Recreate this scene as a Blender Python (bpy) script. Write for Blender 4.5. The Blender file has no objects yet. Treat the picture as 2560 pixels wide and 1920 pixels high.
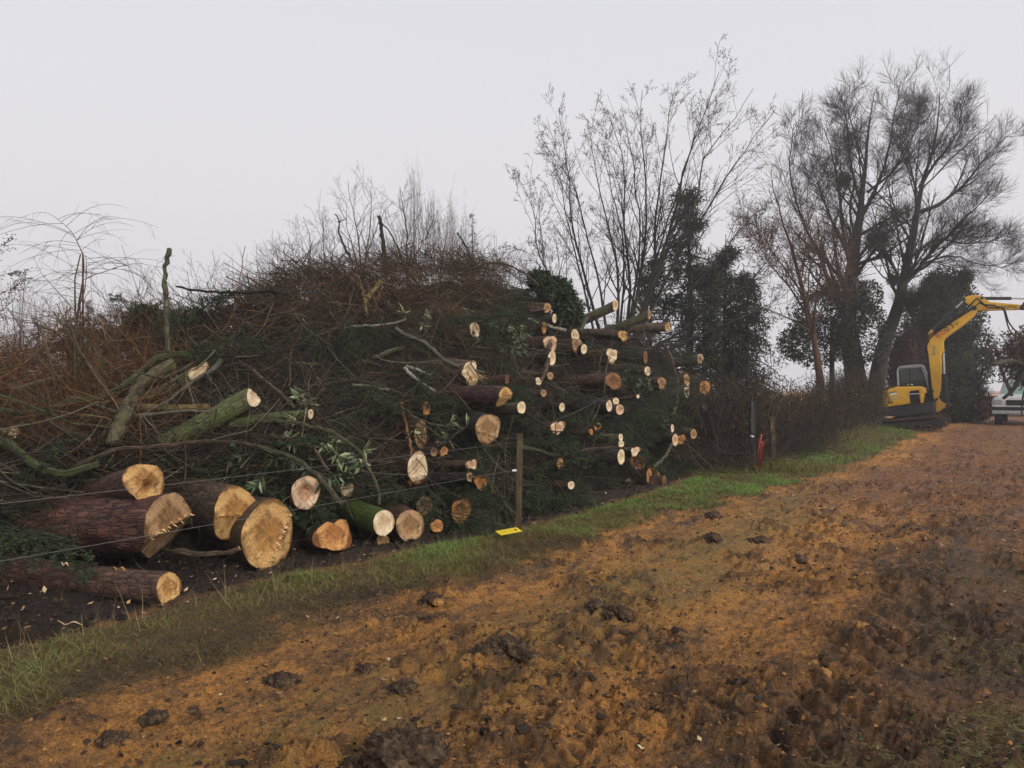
import bpy, bmesh, math
import numpy as np
from mathutils import Vector, Matrix

scene = bpy.context.scene
COL = scene.collection
rng = np.random.default_rng(11)
R_ = math.radians

# ------------------------------------------------------------------ camera, sky, sun, exposure
FPX, CX, HY, EYE = 1900.0, 1280.0, 965.0, 1.6
cam_d = bpy.data.cameras.new('camera')
cam_d.sensor_width = 36.0
cam_d.lens = 36.0 * FPX / 2560.0
cam_d.clip_start, cam_d.clip_end = 0.05, 2000.0
cam = bpy.data.objects.new('camera', cam_d)
cam.location = (0, 0, EYE)
cam.rotation_euler = (R_(90.15), 0, 0)
COL.objects.link(cam)
scene.camera = cam

SUN_EL, SUN_AZ = 25.0, 142.0           # soft sun set low behind the camera to brighten the cut log ends
world = bpy.data.worlds.new('World')
scene.world = world
world.use_nodes = True
wt = world.node_tree
wt.nodes.clear()
w_out = wt.nodes.new('ShaderNodeOutputWorld')
w_bg = wt.nodes.new('ShaderNodeBackground')
w_sky = wt.nodes.new('ShaderNodeTexSky')
w_sky.sky_type = 'NISHITA'
w_sky.sun_disc = False
w_sky.sun_elevation = R_(SUN_EL)
w_sky.sun_rotation = R_(SUN_AZ)
w_sky.dust_density = 8.0
w_hs = wt.nodes.new('ShaderNodeHueSaturation')
w_hs.inputs['Saturation'].default_value = 0.12
w_hs.inputs['Value'].default_value = 1.0
w_tc = wt.nodes.new('ShaderNodeTexCoord')
w_sep = wt.nodes.new('ShaderNodeSeparateXYZ')
w_ramp = wt.nodes.new('ShaderNodeValToRGB')
e = w_ramp.color_ramp.elements
e[0].position = 0.0
e[0].color = (5.65, 5.6, 5.9, 1)
e[1].position = 1.0
e[1].color = (4.7, 4.75, 5.25, 1)
m_ = e.new(0.25)
m_.color = (5.6, 5.56, 5.86, 1)
m2_ = e.new(0.5)
m2_.color = (5.15, 5.17, 5.6, 1)
w_mix = wt.nodes.new('ShaderNodeMix')
w_mix.data_type = 'RGBA'
w_mix.inputs[0].default_value = 0.88
w_bg.inputs['Strength'].default_value = 0.10
L = wt.links.new
L(w_sky.outputs[0], w_hs.inputs['Color'])
L(w_tc.outputs['Generated'], w_sep.inputs[0])
L(w_sep.outputs['Z'], w_ramp.inputs[0])
L(w_hs.outputs[0], w_mix.inputs[6])
L(w_ramp.outputs[0], w_mix.inputs[7])
L(w_mix.outputs[2], w_bg.inputs['Color'])
L(w_bg.outputs[0], w_out.inputs['Surface'])

sun_d = bpy.data.lights.new('sun', 'SUN')
sun_d.energy = 1.5
sun_d.angle = R_(13)
sun_d.color = (1.0, 0.93, 0.82)
sun = bpy.data.objects.new('sun', sun_d)
to_sun = Vector((math.sin(R_(SUN_AZ)) * math.cos(R_(SUN_EL)), math.cos(R_(SUN_AZ)) * math.cos(R_(SUN_EL)), math.sin(R_(SUN_EL))))
sun.rotation_euler = to_sun.to_track_quat('Z', 'Y').to_euler()
sun.location = (10, -15, 20)
COL.objects.link(sun)

scene.view_settings.view_transform = 'Standard'
scene.view_settings.look = 'None'
scene.view_settings.gamma = 1.0
scene.view_settings.use_curve_mapping = False
scene.view_settings.exposure = 0.66
scene.render.engine = 'CYCLES'
scene.cycles.use_denoising = True
scene.cycles.max_bounces = 6
scene.cycles.transparent_max_bounces = 12
scene.cycles.volume_bounces = 1

# ------------------------------------------------------------------ helpers
def W(px, py, z):
    """point seen at photo pixel (px, py) at distance z"""
    px, py, z = np.asarray(px, float), np.asarray(py, float), np.asarray(z, float)
    return np.stack(np.broadcast_arrays((px - CX) / FPX * z, z, EYE + (HY - py) / FPX * z), -1)

def nrm(v):
    return v / (np.linalg.norm(v, axis=-1, keepdims=True) + 1e-9)

def _hash(ix, iy, seed):
    h = (ix.astype(np.int64) * 374761393 + iy.astype(np.int64) * 668265263 + seed * 974634533) & 0x7fffffff
    h = ((h ^ (h >> 13)) * 1274126177) & 0x7fffffff
    return ((h ^ (h >> 16)) & 0xffff) / 65535.0

def vnoise(x, y, seed=0):
    x, y = np.asarray(x, float), np.asarray(y, float)
    ix, iy = np.floor(x), np.floor(y)
    fx, fy = x - ix, y - iy
    fx, fy = fx * fx * fx * (fx * (fx * 6 - 15) + 10), fy * fy * fy * (fy * (fy * 6 - 15) + 10)
    a, b = _hash(ix, iy, seed), _hash(ix + 1, iy, seed)
    c, d = _hash(ix, iy + 1, seed), _hash(ix + 1, iy + 1, seed)
    return (a * (1 - fx) + b * fx) * (1 - fy) + (c * (1 - fx) + d * fx) * fy

def fbm(x, y, seed=0, oct=4, gain=0.5):
    s, a, t = 0, 1.0, 0
    for o in range(oct):
        s = s + a * vnoise(x * 2 ** o + 17.3 * o, y * 2 ** o - 9.1 * o, seed + o)
        t += a
        a *= gain
    return s / t

def sstep(a, b, x):
    t = np.clip((x - a) / (b - a), 0, 1)
    return t * t * (3 - 2 * t)

def tag(o, label=None, cat=None, group=None, kind=None):
    for k, v in (('label', label), ('category', cat), ('group', group), ('kind', kind)):
        if v:
            o[k] = v
    return o

def new_mesh(name, V, F, mat=None, uv=None, attrs=None, smooth=True, normals=None):
    """V (n,3); F list of (m,3) / (m,4) index arrays, or list of python ngons"""
    me = bpy.data.meshes.new(name)
    V = np.asarray(V, np.float32)
    F = [np.asarray(f, np.int32) for f in F if len(f)]
    me.vertices.add(len(V))
    me.vertices.foreach_set('co', V.ravel())
    li = np.concatenate([f.ravel() for f in F])
    sizes = np.concatenate([np.full(len(f), f.shape[1], np.int32) for f in F])
    me.loops.add(len(li))
    me.loops.foreach_set('vertex_index', li)
    me.polygons.add(len(sizes))
    me.polygons.foreach_set('loop_start', np.concatenate([[0], np.cumsum(sizes)[:-1]]).astype(np.int32))
    me.polygons.foreach_set('use_smooth', np.full(len(sizes), smooth))
    if uv is not None:
        u = me.uv_layers.new(name='UVMap')
        u.data.foreach_set('uv', np.asarray(uv, np.float32)[li].ravel())
    if attrs:
        for k, a in attrs.items():
            at = me.attributes.new(k, 'FLOAT', 'POINT')
            at.data.foreach_set('value', np.asarray(a, np.float32))
    if mat:
        me.materials.append(mat)
    me.update(calc_edges=True)
    if normals is not None:
        me.normals_split_custom_set_from_vertices(normals.astype(np.float32))
    return me

def link(name, me, parent=None, loc=(0, 0, 0)):
    o = bpy.data.objects.new(name, me)
    COL.objects.link(o)
    o.location = loc
    if parent:
        o.parent = parent
    return o

def obj(name, V, F, mat=None, parent=None, loc=(0, 0, 0), **kw):
    return link(name, new_mesh(name, V, F, mat, **kw), parent, loc)

def empty(name, loc, rz=0):
    o = bpy.data.objects.new(name, None)
    COL.objects.link(o)
    o.location = loc
    o.rotation_euler = (0, 0, rz)
    return o

def spline(pts, K):
    """Catmull-Rom through control points, K samples"""
    p = np.asarray(pts, float)
    if len(p) == 2:
        t = np.linspace(0, 1, K)[:, None]
        return p[0] * (1 - t) + p[1] * t
    q = np.vstack([2 * p[0] - p[1], p, 2 * p[-1] - p[-2]])
    d = np.concatenate([[0], np.cumsum(np.linalg.norm(np.diff(p[:, :3], axis=0), axis=1))])
    s = np.linspace(0, d[-1], K)
    i = np.clip(np.searchsorted(d, s, side='right') - 1, 0, len(p) - 2)
    t = ((s - d[i]) / (d[i + 1] - d[i] + 1e-9))[:, None]
    a, b, c, e_ = q[i], q[i + 1], q[i + 2], q[i + 3]
    return 0.5 * (2 * b + (c - a) * t + (2 * a - 5 * b + 4 * c - e_) * t ** 2 + (3 * b - a - 3 * c + e_) * t ** 3)

def tubes(P, R, sides=4, cap=False):
    """P (N,K,3), R (N,K) -> verts, faces"""
    P = np.asarray(P, float)
    R = np.asarray(R, float)
    N, K, _ = P.shape
    T = nrm(np.gradient(P, axis=1))
    mean = nrm(P[:, -1] - P[:, 0])
    ref = np.where(np.abs(mean[:, 2:3]) > 0.75, np.array([[1.0, 0.1, 0]]), np.array([[0.1, 0.05, 1.0]]))
    U = nrm(np.cross(T, ref[:, None, :]))
    Vv = np.cross(T, U)
    a = np.linspace(0, 2 * np.pi, sides, endpoint=False)
    ring = P[:, :, None, :] + R[:, :, None, None] * (np.cos(a)[None, None, :, None] * U[:, :, None, :] + np.sin(a)[None, None, :, None] * Vv[:, :, None, :])
    V = ring.reshape(-1, 3)
    idx = np.arange(N * K * sides).reshape(N, K, sides)
    A = idx[:, :-1]
    B = idx[:, 1:]
    F = [np.stack([A, np.roll(A, -1, 2), np.roll(B, -1, 2), B], -1).reshape(-1, 4)]
    if cap:
        c0 = np.arange(N) + len(V)
        V = np.vstack([V, P[:, 0], P[:, -1]])
        c1 = c0 + N
        F.append(np.stack([np.broadcast_to(c0[:, None], (N, sides)), np.roll(idx[:, 0], -1, 1), idx[:, 0]], -1).reshape(-1, 3))
        F.append(np.stack([np.broadcast_to(c1[:, None], (N, sides)), idx[:, -1], np.roll(idx[:, -1], -1, 1)], -1).reshape(-1, 3))
    return V, F

def merge(parts):
    Vs, Fs, n = [], [], 0
    for V, F in parts:
        Vs.append(V)
        Fs += [np.asarray(f) + n for f in F]
        n += len(V)
    return np.vstack(Vs), Fs

def walk(p0, d0, Ln, K, up=0.0, wob=0.1, upv=(0, 0, 1)):
    """curving polylines from points p0 in directions d0"""
    N = len(p0)
    P = np.zeros((N, K, 3))
    P[:, 0] = p0
    d = nrm(np.asarray(d0, float))
    upv = np.asarray(upv, float)
    up = np.broadcast_to(np.asarray(up, float), (N,))
    for k in range(1, K):
        d = nrm(d + up[:, None] * upv / (K - 1) + wob * rng.normal(size=(N, 3)))
        P[:, k] = P[:, k - 1] + d * (Ln / (K - 1))[:, None]
    return P

def grow(P, R, n, t0=0.2, t1=1.0, ang=(25, 50), ratio=0.5, K=5, up=0.3, wob=0.1, rr=0.6, tip=0.25, fall=0.55, rmin=0.002, lmin=0.0, lmax=99.0):
    N, Kp, _ = P.shape
    i = np.repeat(np.arange(N), n)
    M = len(i)
    t = rng.uniform(t0, t1, M)
    f = t * (Kp - 1)
    k = np.minimum(f.astype(int), Kp - 2)
    w = (f - k)[:, None]
    pos = P[i, k] * (1 - w) + P[i, k + 1] * w
    tan = nrm(P[i, k + 1] - P[i, k])
    r = R[i, k] * (1 - w[:, 0]) + R[i, k + 1] * w[:, 0]
    Lp = np.linalg.norm(np.diff(P, axis=1), axis=2).sum(1)[i]
    perp = nrm(np.cross(tan, rng.normal(size=(M, 3))))
    a = np.radians(rng.uniform(ang[0], ang[1], M))[:, None]
    d = tan * np.cos(a) + perp * np.sin(a)
    Ln = np.clip(Lp * ratio * (1 - fall * t) * rng.uniform(0.55, 1.25, M), lmin, lmax)
    C = walk(pos, d, Ln, K, up, wob)
    r0 = np.maximum(r * rr, rmin)
    Rc = r0[:, None] * np.linspace(1, tip, K)[None]
    return C, np.maximum(Rc, rmin * 0.7)

def cards(C, d, ln, wd, nvec=None):
    """diamond leaf faces at points C along directions d"""
    N = len(C)
    d = nrm(d)
    side = nrm(np.cross(d, rng.normal(size=(N, 3)) if nvec is None else nvec))
    ln = np.broadcast_to(ln, (N,))[:, None]
    wd = np.broadcast_to(wd, (N,))[:, None]
    nb = np.cross(d, side)
    V = np.stack([C, C + d * ln * 0.45 + side * wd * 0.5 + nb * ln * 0.06, C + d * ln, C + d * ln * 0.45 - side * wd * 0.5 + nb * ln * 0.06], 1).reshape(-1, 3)
    return V, [np.arange(N * 4).reshape(N, 4)]

# ------------------------------------------------------------------ materials
class Mat:
    def __init__(s, name, rough=0.85, spec=0.3):
        s.m = bpy.data.materials.new(name)
        s.m.use_nodes = True
        s.t = s.m.node_tree
        s.b = s.t.nodes['Principled BSDF']
        s.b.inputs['Roughness'].default_value = rough
        s.b.inputs['Specular IOR Level'].default_value = spec
    def n(s, ty, **kw):
        nd = s.t.nodes.new('ShaderNode' + ty)
        for k, v in kw.items():
            setattr(nd, k, v)
        return nd
    def l(s, a, b):
        s.t.links.new(a, b)
    def coord(s, kind='Object', scale=(1, 1, 1)):
        tc = s.n('TexCoord')
        mp = s.n('Mapping')
        mp.inputs['Scale'].default_value = scale
        s.l(tc.outputs[kind], mp.inputs[0])
        return mp.outputs[0]
    def noise(s, vec, scale, detail=4, rough=0.6, dist=0.0):
        nd = s.n('TexNoise')
        nd.inputs['Scale'].default_value = scale
        nd.inputs['Detail'].default_value = detail
        nd.inputs['Roughness'].default_value = rough
        nd.inputs['Distortion'].default_value = dist
        s.l(vec, nd.inputs['Vector'])
        return nd.outputs['Fac']
    def ramp(s, fac, stops, interp='LINEAR'):
        nd = s.n('ValToRGB')
        cr = nd.color_ramp
        cr.interpolation = interp
        while len(cr.elements) < len(stops):
            cr.elements.new(0.5)
        for el, (p, c) in zip(cr.elements, stops):
            el.position = p
            el.color = (*c, 1) if len(c) == 3 else c
        s.l(fac, nd.inputs[0])
        return nd.outputs[0]
    def mix(s, fac, a, b, blend='MIX'):
        nd = s.n('Mix', data_type='RGBA', blend_type=blend)
        for sock, v in ((nd.inputs[0], fac), (nd.inputs[6], a), (nd.inputs[7], b)):
            if isinstance(v, (int, float)):
                sock.default_value = v
            elif isinstance(v, tuple):
                sock.default_value = (*v, 1)
            else:
                s.l(v, sock)
        return nd.outputs[2]
    def math(s, op, a, b=0.0, clamp=False):
        nd = s.n('Math', operation=op, use_clamp=clamp)
        for sock, v in ((nd.inputs[0], a), (nd.inputs[1], b)):
            if isinstance(v, (int, float)):
                sock.default_value = v
            else:
                s.l(v, sock)
        return nd.outputs[0]
    def attr(s, name):
        return s.n('Attribute', attribute_name=name).outputs['Fac']
    def rand(s):
        return s.n('ObjectInfo').outputs['Random']
    def col(s, c):
        if isinstance(c, tuple):
            s.b.inputs['Base Color'].default_value = (*c, 1)
        else:
            s.l(c, s.b.inputs['Base Color'])
        return s
    def rough(s, v):
        s.l(v, s.b.inputs['Roughness'])
        return s
    def bump(s, h, strength=0.5, dist=0.02):
        nd = s.n('Bump')
        nd.inputs['Strength'].default_value = strength
        nd.inputs['Distance'].default_value = dist
        s.l(h, nd.inputs['Height'])
        s.l(nd.outputs[0], s.b.inputs['Normal'])
        return s

def simple(name, c, rough=0.6, spec=0.4, var=0.25, scale=6.0, metal=0.0):
    """a painted / plastic / metal surface with grime"""
    m = Mat(name, rough, spec)
    f = m.noise(m.coord('Object'), scale, 5, 0.65)
    m.col(m.ramp(f, [(0.3, tuple(x * (1 - var) for x in c)), (0.7, c)]))
    m.b.inputs['Metallic'].default_value = metal
    return m.m

def toned(name, stops, rough=0.85, spec=0.25, scale=20.0, transl=False):
    """colour picked per strand / leaf by the 'tone' attribute, with fine grain"""
    m = Mat(name, rough, spec)
    c = m.ramp(m.attr('tone'), stops)
    f = m.noise(m.coord('Object'), scale, 3)
    c = m.mix(0.5, c, m.ramp(f, [(0.3, (0.35, 0.35, 0.35)), (0.7, (1, 1, 1))]), 'MULTIPLY')
    m.col(c)
    return m.m

def bark(name, dark, mid, light, moss=None, moss_amt=0.5, scale=1.0, strength=0.9, rough=0.8, plates=True):
    m = Mat(name, rough, 0.3)
    v = m.coord('UV', (14 * scale, 4.5 * scale, 1))
    f1 = m.noise(v, 1.0, 6, 0.7, 0.4)
    vo = m.n('TexVoronoi', feature='DISTANCE_TO_EDGE')
    vo.inputs['Scale'].default_value = 2.2
    wn = m.n('TexNoise')
    wn.inputs['Scale'].default_value = 1.7
    wn.inputs['Detail'].default_value = 4
    m.l(v, wn.inputs['Vector'])
    wa = m.n('VectorMath', operation='MULTIPLY_ADD')
    m.l(wn.outputs['Color'], wa.inputs[0])
    wa.inputs[1].default_value = (0.9, 0.9, 0)
    m.l(v, wa.inputs[2])
    m.l(wa.outputs[0], vo.inputs['Vector'])
    crack = m.ramp(vo.outputs['Distance'], [(0.0, (0, 0, 0)), (0.13, (1, 1, 1))])
    c = m.ramp(f1, [(0.3, dark), (0.52, mid), (0.75, light)])
    if plates:
        c = m.mix(0.42, c, crack, 'MULTIPLY')
    f2 = m.noise(m.coord('UV', (3, 2, 1)), 2.0, 4, 0.6)
    if moss:
        fac = m.ramp(f2, [(0.62 - 0.45 * moss_amt, (0, 0, 0)), (0.75 - 0.35 * moss_amt, (1, 1, 1))])
        mc = m.mix(m.noise(m.coord('UV', (60, 60, 1)), 1.0, 3), tuple(x * 0.55 for x in moss), moss)
        c = m.mix(fac, c, mc)
    c = m.mix(0.6, c, m.ramp(m.rand(), [(0, (0.6, 0.58, 0.58)), (1, (1.15, 1.1, 1.05))]), 'MULTIPLY')
    m.col(c)
    h = m.mix(0.5, m.ramp(f1, [(0, (0, 0, 0)), (1, (1, 1, 1))]), crack) if plates else f1
    m.bump(h, strength, 0.02)
    m.rough(m.ramp(f2, [(0.35, (0.38,) * 3), (0.65, (0.8,) * 3)]))
    return m.m

def cutwood(name, core, sap, ring, grime=0.35, ringn=10.0):
    """end grain: rings, heart, radial cracks and saw marks by UV (unit disc)"""
    m = Mat(name, 0.75, 0.25)
    uv = m.coord('UV')
    nv = m.n('TexNoise')
    nv.inputs['Scale'].default_value = 1.6
    nv.inputs['Detail'].default_value = 3
    m.l(uv, nv.inputs['Vector'])
    add = m.n('VectorMath', operation='MULTIPLY_ADD')
    m.l(nv.outputs['Color'], add.inputs[0])
    add.inputs[1].default_value = (0.55, 0.55, 0)
    m.l(uv, add.inputs[2])
    sub = m.n('VectorMath', operation='ADD')
    m.l(add.outputs[0], sub.inputs[0])
    sub.inputs[1].default_value = (-0.25, -0.3, 0)
    ln = m.n('VectorMath', operation='LENGTH')
    m.l(sub.outputs[0], ln.inputs[0])
    r = ln.outputs['Value']
    rs = m.math('SINE', m.math('MULTIPLY', r, ringn * 6.28))
    ringf = m.ramp(rs, [(0.35, (0, 0, 0)), (1.0, (1, 1, 1))])
    base = m.ramp(r, [(0.0, core), (0.45, core), (0.62, sap), (0.93, sap), (1.0, tuple(x * 0.6 for x in ring))])
    c = m.mix(m.math('MULTIPLY', ringf, 0.5), base, ring)
    gr = m.noise(uv, 2.6, 5, 0.68)
    big = m.noise(m.coord('UV', (0.9, 0.9, 1)), 1.0, 2)
    c = m.mix(0.75, c, m.ramp(big, [(0.35, (0.55, 0.48, 0.42)), (0.6, (1.1, 1.1, 1.1))]), 'MULTIPLY')
    c = m.mix(m.math('MULTIPLY', m.ramp(gr, [(0.46, (0, 0, 0)), (0.66, (1, 1, 1))]), grime), c, tuple(x * 0.28 for x in ring))
    dirn = m.n('VectorMath', operation='NORMALIZE')
    m.l(uv, dirn.inputs[0])
    dz_ = m.n('VectorMath', operation='MULTIPLY_ADD')
    m.l(nv.outputs['Color'], dz_.inputs[0])
    dz_.inputs[1].default_value = (0.12, 0.12, 0)
    m.l(dirn.outputs[0], dz_.inputs[2])
    ck = m.ramp(m.noise(dz_.outputs[0], 3.2, 3), [(0.472, (1, 1, 1)), (0.5, (0.3, 0.26, 0.22)), (0.528, (1, 1, 1))])
    c = m.mix(m.ramp(r, [(0.05, (0.9,) * 3), (0.9, (0.25,) * 3)]), c, ck, 'MULTIPLY')
    saw = m.noise(m.coord('UV', (2.0, 38.0, 1)), 1.0, 2)
    c = m.mix(0.35, c, m.ramp(saw, [(0.3, (0.62, 0.6, 0.58)), (0.7, (1, 1, 1))]), 'MULTIPLY')
    c = m.mix(0.7, c, m.ramp(m.rand(), [(0, (0.82, 0.76, 0.7)), (1, (1.1, 1.08, 1.05))]), 'MULTIPLY')
    m.col(c)
    m.bump(m.mix(0.5, saw, gr), 0.5, 0.01)
    return m.m

BARK = {
    'spruce': bark('spruce_bark', (0.022, 0.012, 0.009), (0.1, 0.052, 0.035), (0.24, 0.135, 0.092)),
    'pine': bark('pine_bark', (0.016, 0.008, 0.007), (0.08, 0.034, 0.025), (0.22, 0.1, 0.07), scale=0.75, strength=1.0),
    'brown': bark('brown_bark', (0.02, 0.013, 0.009), (0.1, 0.064, 0.04), (0.21, 0.14, 0.09), moss=(0.07, 0.075, 0.03), moss_amt=0.2),
    'moss': bark('mossy_bark', (0.02, 0.016, 0.009), (0.06, 0.05, 0.025), (0.12, 0.1, 0.05), moss=(0.075, 0.12, 0.022), moss_amt=0.9),
    'olive': bark('olive_bark', (0.025, 0.021, 0.012), (0.085, 0.08, 0.036), (0.17, 0.16, 0.075), moss=(0.085, 0.105, 0.03), moss_amt=0.6),
    'lichen': bark('lichened_bark', (0.025, 0.02, 0.012), (0.09, 0.078, 0.042), (0.2, 0.18, 0.1), moss=(0.12, 0.12, 0.05), moss_amt=0.4),
    'grey': bark('grey_bark', (0.03, 0.026, 0.02), (0.1, 0.09, 0.065), (0.22, 0.2, 0.15), moss=(0.1, 0.11, 0.05), moss_amt=0.3, plates=False),
    'birch': bark('pale_birch_bark', (0.06, 0.055, 0.045), (0.28, 0.26, 0.22), (0.45, 0.43, 0.38), plates=False),
    'black': bark('wet_black_bark', (0.009, 0.007, 0.005), (0.034, 0.025, 0.018), (0.08, 0.06, 0.045)),
    'rust': bark('rusty_bark', (0.05, 0.022, 0.01), (0.16, 0.07, 0.025), (0.28, 0.15, 0.06), plates=False),
    'ochre': bark('ochre_bark', (0.06, 0.04, 0.015), (0.19, 0.13, 0.045), (0.32, 0.24, 0.09), moss=(0.12, 0.13, 0.03), moss_amt=0.3, plates=False),
}
CUT = {
    'pale': cutwood('fresh_pale_wood', (0.74, 0.58, 0.38), (0.86, 0.74, 0.53), (0.7, 0.49, 0.27), 0.3),
    'pink': cutwood('fresh_pink_wood', (0.68, 0.42, 0.26), (0.84, 0.64, 0.45), (0.5, 0.28, 0.14), 0.6),
    'honey': cutwood('honey_wood', (0.5, 0.27, 0.085), (0.66, 0.42, 0.17), (0.36, 0.18, 0.055), 0.9, 11),
    'tan': cutwood('weathered_tan_wood', (0.38, 0.22, 0.1), (0.5, 0.33, 0.18), (0.25, 0.14, 0.06), 0.9, 12),
    'orange': cutwood('orange_wood', (0.5, 0.22, 0.07), (0.6, 0.31, 0.11), (0.3, 0.12, 0.035), 0.85),
    'brown': cutwood('brown_rotten_wood', (0.2, 0.09, 0.04), (0.3, 0.15, 0.065), (0.1, 0.045, 0.02), 0.7),
}
m_spl = Mat('torn_wood_fibre', 0.8, 0.2)
m_spl.col(m_spl.ramp(m_spl.noise(m_spl.coord('Object', (30, 30, 30)), 1, 4), [(0.3, (0.5, 0.26, 0.08)), (0.6, (0.8, 0.56, 0.28)), (0.8, (0.86, 0.7, 0.45))]))
SPL = m_spl.m
m_spo = Mat('torn_orange_fibre', 0.8, 0.2)
m_spo.col(m_spo.ramp(m_spo.noise(m_spo.coord('Object', (30, 30, 30)), 1, 4), [(0.3, (0.14, 0.05, 0.018)), (0.6, (0.42, 0.17, 0.05)), (0.8, (0.62, 0.33, 0.12))]))
SPO = m_spo.m

# ------------------------------------------------------------------ ground
FX, FY = 0.06, 8.1                       # the wooden fence post
DS = np.array([0.569, 0.823])            # along the fence
def dS(x, y):
    return (x - FX) * 0.823 - (y - FY) * 0.569, (x - FX) * 0.569 + (y - FY) * 0.823

def verge_w(s):
    return np.interp(s, [-8, -4.5, -1, 2, 5, 8, 12, 22], [0.45, 0.52, 0.66, 0.8, 1.0, 1.25, 1.5, 1.3])

def masks(x, y):
    d, s = dS(x, y)
    wob = (fbm(x * 1.1, y * 1.1, 3, 4) - 0.5) * 0.9 + (fbm(x * 6, y * 6, 8, 3) - 0.5) * 0.35
    inner = np.interp(s, [-6, -3, -1, 0, 4, 6.3, 7.2], [-.62, -.5, -.32, -.05, -.1, -.3, -3.0])
    grass = sstep(-0.12, 0.12, d - inner + wob * 0.35) * sstep(0.25, -0.2, d - verge_w(s) + wob)
    grass = grass * sstep(24, 21, s)
    rough = sstep(3.6, 4.4, d + wob * 1.2) * sstep(3.0, -1.5, s) * sstep(0.36, 0.5, fbm(x * 0.9, y * 0.9, 21, 4) + 0.04)
    mud = sstep(0.1, -0.25, d - inner + wob * 0.3) * sstep(8.5, 6.5, s)
    right = sstep(2.6, 4.2, d + wob * 1.4)
    return d, s, grass, rough, mud, right

def ground_h(x, y):
    d, s, grass, rough, mud, right = masks(x, y)
    near = 1 / (1 + (np.hypot(x, y) / 40) ** 2)
    h = 0.05 * (fbm(x * 0.45, y * 0.45, 1, 3) - 0.5)
    track = (1 - grass) * (1 - mud)
    am = 0.45 + 1.1 * sstep(0.42, 0.6, fbm(x * 1.3, y * 1.3, 6, 3))
    cl = 0.075 * (fbm(x * 3.2, y * 3.2, 5, 4, 0.6) - 0.5) * am + 0.075 * (np.abs(fbm(x * 8.5, y * 8.5, 29, 4, 0.62) - 0.5) * 2) * am + 0.05 * np.maximum(fbm(x * 9, y * 9, 19, 3) - 0.55, 0) * 4 * am * 0.35
    h = h + near * (track * (cl + 0.044 * (fbm(x * 13, y * 13, 9, 4, .65) - 0.5) + 0.07 * (fbm(d * 5.5, s * 1.1, 37, 4, .6) - 0.5) * am + 0.024 * (vnoise(x * 34, y * 34, 12) - 0.5) + 0.014 * (vnoise(x * 60, y * 60, 14) - 0.5))
                    + mud * (0.11 * (fbm(x * 4, y * 4, 15, 4) - 0.55) + 0.09 * np.abs(fbm(x * 12, y * 12, 16, 4, .65) - 0.5)) + grass * 0.05 * fbm(x * 4, y * 4, 18, 3))
    # lug prints of tyres along the far side of the track
    lug = np.exp(-((d - 3.55) / 0.36) ** 2) * sstep(-8, -5.5, s) * sstep(3.5, 1.0, s)
    h = h + lug * near * 0.075 * (np.sin((s * 0.9 + np.abs(d - 3.55) * 0.8 + 0.15 * fbm(x * 3, y * 3, 4, 2)) * 2 * np.pi / 0.21) * 0.5 + 0.2) * (0.35 + fbm(x * 2.2, y * 2.2, 27, 2))
    rut = np.exp(-((d - 1.15) / 0.28) ** 2) * 0.035 + np.exp(-((d - 3.0) / 0.3) ** 2) * 0.04
    h = h - rut * near * sstep(-12, -3, s)
    # low bank under the hedge
    bank = 0.42 * np.exp(-(((x - 10.3) * 0.62 + (y - 23.5) * 0.78) / 3.4) ** 2 - (((x - 10.3) * 0.78 - (y - 23.5) * 0.62) / 1.1) ** 2)
    h = h + bank
    # puddle hollow
    h = h - 0.10 * np.exp(-(((x + 3.35) / 0.62) ** 2 + ((y - 5.05) / 0.30) ** 2))
    return h

ys = np.concatenate([-np.geomspace(60, 0.5, 14), [0.2, 0.9, 1.5, 2.0], np.geomspace(2.4, 18, 330), np.geomspace(18.3, 55, 58), np.geomspace(57, 240, 26)])
us = np.concatenate([-np.geomspace(1.9, 0.70, 20), np.linspace(-0.68, 0.68, 460), np.geomspace(0.70, 1.9, 20)])
wy = np.where(ys >= 0.9, ys + 1.2, 2.1 + (0.9 - ys) * 2.0)
GX = us[None, :] * wy[:, None]
GY = np.broadcast_to(ys[:, None], GX.shape)
GZ = ground_h(GX, GY)
GV = np.stack([GX, GY, GZ], -1).reshape(-1, 3)
d_, s_, g_, ro_, mu_, ri_ = [a.ravel() for a in masks(GX, GY)]
xs_, yy_ = GX.ravel(), GY.ravel()
clod_ = sstep(0.56, 0.62, fbm(xs_ * 9, yy_ * 9, 19, 3)) * sstep(0.4, 0.58, fbm(xs_ * 1.3, yy_ * 1.3, 6, 3)) * (1 - mu_)
nr, nc = GX.shape
ii = np.arange(nr * nc).reshape(nr, nc)
GF = np.stack([ii[:-1, :-1], ii[:-1, 1:], ii[1:, 1:], ii[1:, :-1]], -1).reshape(-1, 4)
e1 = GV[GF[:, 1]] - GV[GF[:, 0]]
e2 = GV[GF[:, 3]] - GV[GF[:, 0]]
fn = np.cross(e1, e2)
GN = np.zeros_like(GV)
for k in range(4):
    np.add.at(GN, GF[:, k], fn)
GN = nrm(GN)

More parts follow.
